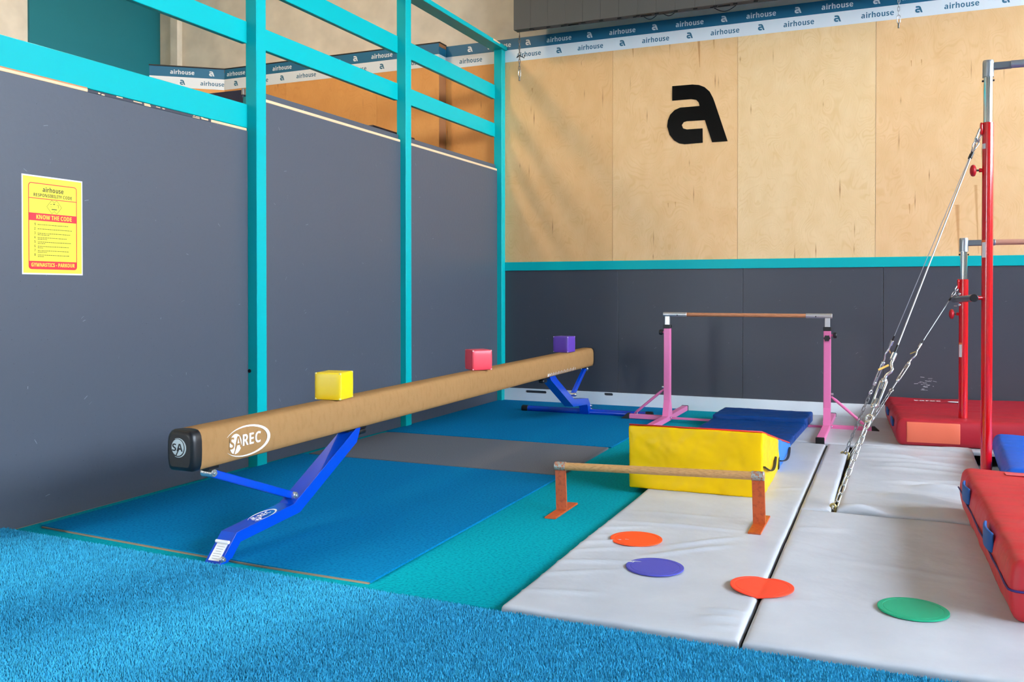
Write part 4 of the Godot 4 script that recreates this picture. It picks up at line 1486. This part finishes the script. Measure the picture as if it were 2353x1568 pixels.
# ---------------------------------------------------------------- uneven bars and guys
func build_uneven_bars() -> void:
	var t := thing("uneven_bars", "red and chrome uneven bars frame with a tall and a short upright", "uneven bars")
	var red := mt("red enamel", srgb(200, 10, 20), 0.16)
	red.clearcoat_enabled = true
	red.clearcoat = 0.5
	red.clearcoat_roughness = 0.12
	var chrome := mt("chrome", srgb(225, 228, 230), 0.08, 1.0)
	var cast := mt("grey casting", srgb(165, 170, 175), 0.35, 0.85)
	var black := mt("black plastic", srgb(18, 18, 20), 0.45)
	var wood := mt("pinkish fibre rail", srgb(190, 135, 112), 0.5)
	for u in [[0.505, -5.92, 2.124, 2.44, 1.846, 1.0], [0.460, -7.14, 1.218, 1.465, 0.968, 1.0], [2.95, -5.92, 2.124, 2.44, 1.846, -1.0], [2.95, -7.14, 1.218, 1.465, 0.968, -1.0]]:
		var o := Vector3(u[0], 0, u[1])
		var s: float = u[5]
		var st := nst()
		lathe(st, o + Vector3(0, -0.07, 0), Vector3.UP, [Vector2(0, 0), Vector2(0.0305, 0), Vector2(0.0305, u[2] + 0.068), Vector2(0.0285, u[2] + 0.07), Vector2(0.0, u[2] + 0.07)], 28, true)
		var up := ob(st, "upright", red, t)
		st = nst()
		lathe(st, o + Vector3(0, u[2] - 0.01, 0), Vector3.UP, [Vector2(0.0255, 0), Vector2(0.0255, u[3] - u[2])], 28)
		ob(st, "inner_tube", chrome, t)
		# cast head holding the bar
		st = nst()
		lathe(st, o + Vector3(0, u[3] - 0.05, 0), Vector3.UP, [Vector2(0.026, 0), Vector2(0.0305, 0.0), Vector2(0.0305, 0.085), Vector2(0.027, 0.098), Vector2(0, 0.10)], 28, true)
		ob(st, "head", cast, t)
		st = nst()
		cyl(st, o + Vector3(-0.033, u[3] - 0.07, 0), o + Vector3(0.033, u[3] - 0.07, 0), 0.006, 10)
		ob(st, "cross_bolt", black, t)
		st = nst()
		bx(st, o + Vector3(s * 0.075, u[3] + 0.012, 0), Vector3(0.10, 0.042, 0.03), 0.006)
		ob(st, "head_arm", mt("dark casting", srgb(120, 126, 132), 0.4, 0.7), t)
		if s > 0:
			st = nst()
			cyl(st, o + Vector3(0.115, u[3] + 0.014, 0), o + Vector3(0.20, u[3] + 0.014, 0), 0.0225, 20)
			ob(st, "bar_sleeve", cast, t)
			st = nst()
			cyl(st, o + Vector3(0.18, u[3] + 0.014, 0), Vector3(2.85, u[3] + 0.014, u[1]), 0.0195 if u[3] < 2.0 else 0.0215, 20)
			ob(st, "bar", wood if u[3] < 2.0 else cast, t)
		# clamp knob
		var k := o + Vector3(-s * 0.03, u[4], 0)
		st = nst()
		cyl(st, k, k + Vector3(-s * 0.016, 0, 0), 0.012, 12)
		ob(st, "knob_boss", red, t)
		st = nst()
		cyl(st, k + Vector3(-s * 0.014, 0, 0), k + Vector3(-s * 0.034, 0, 0), 0.006, 10)
		ob(st, "knob_stem", mt("dull steel", srgb(110, 106, 98), 0.45, 0.8), t)
		st = nst()
		lathe(st, k + Vector3(-s * 0.030, 0, 0), Vector3(-s, 0, 0), [Vector2(0, 0), Vector2(0.016, 0), Vector2(0.033, 0.007), Vector2(0.036, 0.018), Vector2(0.030, 0.028), Vector2(0.013, 0.034), Vector2(0, 0.034)], 8)
		ob(st, "knob", mt("red plastic", srgb(190, 18, 34), 0.4), t)
		# pierced lug for the guy wire
		st = nst()
		link(st, o + Vector3(-s * 0.035, u[2] - 0.035, 0.012), Vector3.UP, 0.075, 0.036, 0.008, false)
		ob(st, "lug", red, t)
		# small labels
		st = nst()
		for a in 5:
			var a0 := deg_to_rad(118 + a * 9)
			var a1 := deg_to_rad(127 + a * 9)
			for l in [[u[2] - 0.155, u[2] - 0.125]]:
				quad_out(st, o + Vector3(cos(a0) * 0.0309, l[0], sin(a0) * 0.0309), o + Vector3(cos(a1) * 0.0309, l[0], sin(a1) * 0.0309), o + Vector3(cos(a1) * 0.0309, l[1], sin(a1) * 0.0309), o + Vector3(cos(a0) * 0.0309, l[1], sin(a0) * 0.0309), Vector3(cos(a0), 0, sin(a0)))
		ob(st, "sticker", mt("label paper", srgb(232, 234, 236), 0.5), up)
		st = nst()
		var yl: float = 1.33 if u[2] > 2.0 else 0.66
		for a in 4:
			var a0 := deg_to_rad(112 + a * 11)
			var a1 := deg_to_rad(123 + a * 11)
			quad_out(st, o + Vector3(cos(a0) * 0.0309, yl, sin(a0) * 0.0309), o + Vector3(cos(a1) * 0.0309, yl, sin(a1) * 0.0309), o + Vector3(cos(a1) * 0.0309, yl + 0.09, sin(a1) * 0.0309), o + Vector3(cos(a0) * 0.0309, yl + 0.09, sin(a0) * 0.0309), Vector3(cos(a0), 0, sin(a0)))
		ob(st, "sticker", mt("label paper", Color(), 0.5), up)
		st = nst()
		for a in 4:
			var a0 := deg_to_rad(112 + a * 11)
			var a1 := deg_to_rad(123 + a * 11)
			quad_out(st, o + Vector3(cos(a0) * 0.0310, yl + 0.09, sin(a0) * 0.0310), o + Vector3(cos(a1) * 0.0310, yl + 0.09, sin(a1) * 0.0310), o + Vector3(cos(a1) * 0.0310, yl + 0.103, sin(a1) * 0.0310), o + Vector3(cos(a0) * 0.0310, yl + 0.103, sin(a0) * 0.0310), Vector3(cos(a0), 0, sin(a0)))
		ob(st, "sticker", mt("orange label", srgb(235, 100, 30), 0.5), up)
	# spreader tube between the two uprights
	var a := Vector3(0.432, 1.092, -5.86)
	var b := Vector3(0.405, 1.070, -7.26)
	var st2 := nst()
	cyl(st2, a, b, 0.0215, 22)
	ob(st2, "spreader_tube", mt("dark chrome", srgb(150, 140, 140), 0.18, 1.0), t)
	st2 = nst()
	cyl(st2, a + (a - b).normalized() * 0.012, a - (a - b).normalized() * 0.012, 0.0232, 22)
	ob(st2, "spreader_cap", black, t)
	st2 = nst()
	cyl(st2, Vector3(0.45, 1.092, -5.90), Vector3(0.486, 1.094, -5.915), 0.012, 12)
	ob(st2, "spreader_stub", red, t)
	st2 = nst()
	for y in [1.035, 1.112]:
		cyl(st2, Vector3(0.43, y, -7.108), Vector3(0.43, y, -7.085), 0.009, 10)
		cyl(st2, Vector3(0.418, y - 0.008, -7.135), Vector3(0.398, y - 0.008, -7.135), 0.006, 8)
	ob(st2, "clamp_bolt", mt("bright steel", srgb(215, 218, 220), 0.25, 0.9), t)
	var p1 := Vector3(-0.281, 0.0, -4.81)
	var p2 := Vector3(-0.300, 0.0, -6.40)
	guy("guy_cable", "heavy front guy cable from the tall red upright, with a large turnbuckle and chain", Vector3(0.466, 2.073, -5.905), p1, 0.0042, [0.06, 1.527, 1.679, 1.85, 1.915], 1.25)
	guy("guy_cable", "thin rear guy cable from the tall red upright to the rear floor anchor", Vector3(0.463, 2.068, -5.935), p2 + Vector3(-0.012, 0, 0), 0.0022, [0.06, 1.38, 1.525, 1.690, 1.745], 0.9)
	guy("guy_cable", "short guy cable from the lower red upright down to the rear floor anchor", Vector3(0.428, 1.172, -7.13), p2 + Vector3(0.014, 0, 0.01), 0.003, [0.05, 0.556, 0.715, 0.885, 0.965], 0.85)

func guy(called: String, label: String, a: Vector3, p: Vector3, r: float, m: Array, k: float) -> void:
	# m: end of the upper shackle, ferrule, turnbuckle from, to, eye, as distances along the line
	var t := thing(called, label, "guy cable", Vector3.ZERO, 0.0, "guy cables of the uneven bars")
	var d := (p - a).normalized()
	var l := a.distance_to(p)
	var bs := frame_of(d)
	var zinc := mt("bright steel", srgb(215, 218, 220), 0.25, 0.9)
	var wire := mt("wire rope", srgb(190, 196, 200), 0.4, 0.7)
	var galv := mt("galvanised steel", srgb(150, 152, 152), 0.35, 0.9)
	var black := mt("black plastic", srgb(18, 18, 20), 0.45)
	var brass := mt("brass latch", srgb(190, 170, 110), 0.35, 0.8)
	var at := func(s: float) -> Vector3: return a + d * s
	var st := nst()
	link(st, at.call(m[0] * 0.4), d, 0.075 * k, 0.034 * k, 0.005 * k, true)
	ob(st, "shackle", zinc, t)
	st = nst()
	var eye := []
	for q in [[0.0, 0.0], [0.012, 0.011], [0.03, 0.014], [0.05, 0.009], [0.075, 0.0]]:
		eye.append(at.call(m[0] + q[0] * k) + bs.x * q[1] * k)
	for q in [[0.05, 0.009], [0.03, 0.014], [0.012, 0.011]]:
		eye.append(at.call(m[0] + q[0] * k) - bs.x * q[1] * k)
	tube(st, eye, 0.0035 * k, 7, true)
	ob(st, "thimble", zinc, t)
	st = nst()
	cyl(st, at.call(m[0] + 0.075 * k), at.call(m[0] + 0.11 * k), 0.0075 * k, 12)
	ob(st, "ferrule", black, t)
	st = nst()
	tube(st, [at.call(m[0] + 0.1 * k), at.call(m[1])], r, 8)
	ob(st, "wire", wire, t)
	st = nst()
	cyl(st, at.call(m[1] - 0.05 * k), at.call(m[1] - 0.01), 0.0055 * k, 10)
	ob(st, "sleeve", black, t)
	st = nst()
	cyl(st, at.call(m[1] - 0.012), at.call(m[1] + 0.024 * k), 0.0115 * k, 14)
	ob(st, "ferrule", zinc, t)
	# hook running into the turnbuckle
	st = nst()
	var hk := []
	var h0: float = m[1] + 0.02 * k
	var h1: float = m[2]
	for q in [[0.0, 0.004], [0.22, 0.002], [0.38, 0.010], [0.5, 0.018], [0.62, 0.016], [0.74, 0.004], [0.85, 0.0], [1.0, 0.0]]:
		hk.append(at.call(lerpf(h0, h1, q[0])) + bs.x * q[1] * k)
	tube(st, hk, 0.0065 * k, 10)
	ob(st, "hook", zinc, t)
	st = nst()
	var lt: Vector3 = at.call(lerpf(h0, h1, 0.3))
	bx(st, lt - bs.x * 0.026 * k + d * 0.014 * k, Vector3(0.05 * k, 0.004, 0.012 * k), 0.0015, bs * Basis(Vector3(0, 1, 0), 0.6))
	ob(st, "latch", brass, t)
	# turnbuckle body: two bars between two collars
	st = nst()
	for s in [-1.0, 1.0]:
		tube(st, [at.call(m[2] + 0.004) + bs.x * s * 0.008 * k, at.call(m[2] + 0.014) + bs.x * s * 0.0145 * k, at.call(m[3] - 0.014) + bs.x * s * 0.0145 * k, at.call(m[3] - 0.004) + bs.x * s * 0.008 * k], 0.0052 * k, 9)
	for q in [[m[2] - 0.004, m[2] + 0.022], [m[3] - 0.022, m[3] + 0.004]]:
		lathe(st, at.call(q[0]), d, [Vector2(0, 0), Vector2(0.010, 0) * k, Vector2(0.0135 * k, 0.004), Vector2(0.0135 * k, q[1] - q[0] - 0.004), Vector2(0.010 * k, q[1] - q[0]), Vector2(0, q[1] - q[0])], 14)
	ob(st, "turnbuckle_body", zinc, t)
	st = nst()
	cyl(st, at.call(m[2] - 0.01), at.call(m[2] + 0.055), 0.0065 * k, 10)
	ob(st, "threaded_rod", galv, t)
	st = nst()
	cyl(st, at.call(m[3] - 0.055), at.call(m[4] - 0.012 * k), 0.0065 * k, 10)
	ob(st, "threaded_rod", galv, t)
	st = nst()
	var ring := []
	for i in 16:
		ring.append(at.call(m[4]) + (bs.x * cos(TAU * i / 16) + d * sin(TAU * i / 16)) * 0.016 * k)
	tube(st, ring, 0.006 * k, 9, true)
	ob(st, "eye", zinc, t)
	# chain down to the anchor
	var pitch := 0.0375 * k
	var s0: float = m[4] + 0.03 * k
	var n := int((l - s0 + 0.01) / pitch)
	for i in n:
		st = nst()
		link(st, at.call(s0 + i * pitch), d, 0.050 * k, 0.027 * k, 0.0036 * k, i % 2 == 1)
		ob(st, "chain_link", galv if k < 1.0 else zinc, t)
	st = nst()
	link(st, p + Vector3(0, 0.02, 0), Vector3.UP, 0.06, 0.035, 0.006, true)
	ob(st, "anchor_eye", brass, t)

# ---------------------------------------------------------------- crash mats
func crash_mat(called: String, label: String, c: Color, corner: Vector3, turn: float, w: float, l: float, h: float) -> Node3D:
	# corner: front left at the floor; the mat runs w to the right and l away
	var t := thing(called, label, "crash mat", corner, turn)
	var m := mt("cover " + called + str(corner.z), c, 0.5)
	relief(m, noise_tex(111 + int(w * 100), 0.016, [], 512, 4), 0.45)
	tri(m, Vector3(0.35, 0.35, 1.1), false)
	var n := FastNoiseLite.new()
	n.seed = int(absf(corner.z) * 100)
	n.frequency = 1.0
	var st := nst()
	soft(st, Vector3(w, h, l), Vector3i(30, 6, 50), 0.028, func(p: Vector3) -> Vector3:
		var wob := n.get_noise_3d(p.x * 2.0, p.y * 3.0, p.z * 9.0)
		var q := p
		if p.y > h * 0.3:
			q.y += wob * 0.008
		if absf(p.x) > w * 0.45:
			q.x += signf(p.x) * (0.018 * (1.0 - pow(p.y / (h * 0.5), 2.0)) + n.get_noise_2d(p.z * 4.0, p.y * 3.0) * 0.006)
		if absf(p.z) > l * 0.45:
			q.z += signf(p.z) * 0.015 * (1.0 - pow(p.y / (h * 0.5), 2.0))
		return q + Vector3(w / 2, h / 2, -l / 2))
	ob(st, "cover", m, t)
	return t

func build_crash_mats() -> void:
	var t := crash_mat("red_crash_mat", "red crash mat with two blue grips and a navy seam, beside the green disc", srgb(196, 36, 46), Vector3(0.372, 0.03, -3.352), 0.027, 2.0, 1.66, 0.212)
	var navy := mt("navy webbing", srgb(42, 22, 100), 0.6)
	var grip := mt("blue webbing", srgb(0, 78, 150), 0.6)
	var st := nst()
	var pts := [Vector3(2.0, 0.112, 0.018), Vector3(0.06, 0.112, 0.018)]
	for k in 5:
		var a := PI / 2 * k / 4.0
		pts.append(Vector3(0.012 - sin(a) * 0.032, 0.112, -0.012 + cos(a) * 0.032))
	for k in 12:
		pts.append(Vector3(-0.022 + sin(k * 2.1) * 0.002, 0.112, -0.06 - k * 0.145))
	tube(st, pts, 0.004, 6)
	ob(st, "seam_piping", navy, t)
	for z in [-0.50, -1.30]:
		st = nst()
		soft(st, Vector3(0.012, 0.075, 0.20), Vector3i(2, 2, 4), 0.005, func(p: Vector3) -> Vector3: return p + Vector3(-0.020 - 0.012 * (1.0 - pow(p.z / 0.1, 2.0)), 0.160 - p.y * 0.0, z))
		ob(st, "grip", grip, t)
	st = nst()
	bx(st, Vector3(0.30, 0.2165, -1.54), Vector3(0.26, 0.001, 0.07))
	ob(st, "faded_print", mt("faded print", srgb(216, 84, 92), 0.55), t)
	# rear red mat with a peach patch on its front
	t = crash_mat("red_crash_mat", "dark red crash mat with a peach coloured front patch against the grey boards", srgb(172, 18, 38), Vector3(0.035, 0.026, -6.955), 0.06, 2.3, 1.40, 0.195)
	st = nst()
	soft(st, Vector3(0.345, 0.145, 0.012), Vector3i(8, 4, 1), 0.005, func(p: Vector3) -> Vector3: return p + Vector3(0.225, 0.10, 0.013 - 0.006 * pow(p.y / 0.0725, 2.0)))
	ob(st, "patch", mt("peach vinyl", srgb(228, 108, 78), 0.5), t)
	st = nst()
	put_text(st, "sarec", true, 0.20, 0.055, Transform3D(Basis(Vector3(1, 0, 0), Vector3(0, 0, -1), Vector3(0, 1, 0)), Vector3(0.29, 0.202, -1.12)))
	prism(st, oval(0, 0, 0.06, 0.035), Transform3D(Basis(Vector3(1, 0, 0), Vector3(0, 0, -1), Vector3(0, 1, 0)), Vector3(0.50, 0.2015, -1.10)), 0.001)
	ob(st, "print", mt("white print", srgb(240, 240, 238), 0.5), t)
	for z in [-0.35, -0.95]:
		st = nst()
		bx(st, Vector3(-0.022, 0.125, z), Vector3(0.014, 0.05, 0.20), 0.004)
		ob(st, "grip", grip, t)
	# blue mat between the uprights
	t = crash_mat("blue_crash_mat", "bright blue crash mat lying between the two red uprights", srgb(0, 92, 204), Vector3(0.575, 0.02, -5.50), -0.045, 2.0, 1.28, 0.155)

func build_behind_partition() -> void:
	# a tall navy mat stood on end and a second one, only their tops show over the partition
	var navy := mt("navy vinyl", srgb(16, 22, 52), 0.45)
	var t := thing("upright_navy_mat", "navy mat standing on end behind the partition, only its top edge showing", "mat", Vector3(-6.36, -0.074, -7.35))
	var st := nst()
	soft(st, Vector3(0.50, 3.27, 0.16), Vector3i(4, 8, 2), 0.02, func(p: Vector3) -> Vector3: return p + Vector3(0, 1.635, 0))
	ob(st, "cover", navy, t)
	st = nst()
	bx(st, Vector3(0.245, 3.245, 0.0), Vector3(0.03, 0.07, 0.17), 0.006)
	ob(st, "corner_guard", mt("galvanised steel", srgb(150, 152, 152), 0.35, 0.9), t)
	t = thing("teal_block", "teal padded block standing beside the upright navy mat behind the partition", "mat", Vector3(-5.98, -0.074, -7.35))
	st = nst()
	soft(st, Vector3(0.24, 3.19, 0.2), Vector3i(4, 8, 2), 0.015, func(p: Vector3) -> Vector3: return p + Vector3(0, 1.595, 0))
	ob(st, "cover", mt("dark teal panel", Color(), 0.6), t)
	t = thing("upright_navy_mat", "second navy mat behind the partition, a dark corner peeping over the grey boards", "mat", Vector3(-4.60, -0.074, -7.6))
	st = nst()
	soft(st, Vector3(0.17, 2.78, 0.8), Vector3i(2, 8, 4), 0.015, func(p: Vector3) -> Vector3: return p + Vector3(0, 1.39, -0.4 + 0.4))
	ob(st, "cover", navy, t)

func build_fill_lamps() -> void:
	# unseen round lamps above the frame, added to brighten upper walls and fill
	var shell := mt("lamp housing", srgb(70, 72, 75), 0.5, 0.6)
	var glow := mt("lamp glass", srgb(255, 240, 220), 0.4)
	glow.emission_enabled = true
	glow.emission = Color(1.0, 0.86, 0.68)
	glow.emission_energy_multiplier = 3.0
	for p in [[Vector3(-5.6, 5.9, -5.6), 17.0, "behind the partition near the slanted band"], [Vector3(-6.0, 5.9, -0.5), 8.0, "behind the partition far from the plywood wall"], [Vector3(-1.6, 5.9, -4.6), 2.0, "above the balance beam"], [Vector3(2.6, 5.9, -4.6), 2.0, "above the uneven bars"]]:
		var t := thing("added_fill_lamp", "unseen added fill lamp " + p[2], "lamp", p[0], 0.0, "unseen added fill lamps")
		var st := nst()
		lathe(st, Vector3(0, -0.02, 0), Vector3.UP, [Vector2(0.21, 0.0), Vector2(0.23, 0.0), Vector2(0.23, 0.05), Vector2(0.12, 0.10), Vector2(0.10, 0.20), Vector2(0, 0.20)], 32, true)
		ob(st, "housing", shell, t)
		st = nst()
		lathe(st, Vector3(0, 0.0, 0), Vector3.UP, [Vector2(0, 0), Vector2(0.208, 0), Vector2(0.208, 0.01), Vector2(0, 0.01)], 32, true)
		ob(st, "lamp_glass", glow, t)
		st = nst()
		tube(st, [Vector3(0, 0.17, 0), Vector3(0, 0.6, 0)], 0.008, 8)
		ob(st, "stem", shell, t)
		var l := AreaLight3D.new()
		l.name = "lamp_light"
		l.area_size = Vector2(0.38, 0.38)
		l.light_color = Color(1.0, 0.86, 0.68)
		l.light_energy = p[1]
		l.shadow_enabled = true
		l.position = Vector3(0, -0.03, 0)
		l.rotation.x = -PI / 2
		t.add_child(l)

func _ready() -> void:
	setup_view()
	build_room()
	build_fill_lamps()
	build_partition()
	build_floor_coverings()
	build_pale_mats()
	build_banner()
	build_wall_things()
	build_beam()
	build_cubes()
	build_parallette()
	build_wedge()
	build_blue_folding_mat()
	build_pink_bar()
	build_uneven_bars()
	build_crash_mats()
	build_behind_partition()
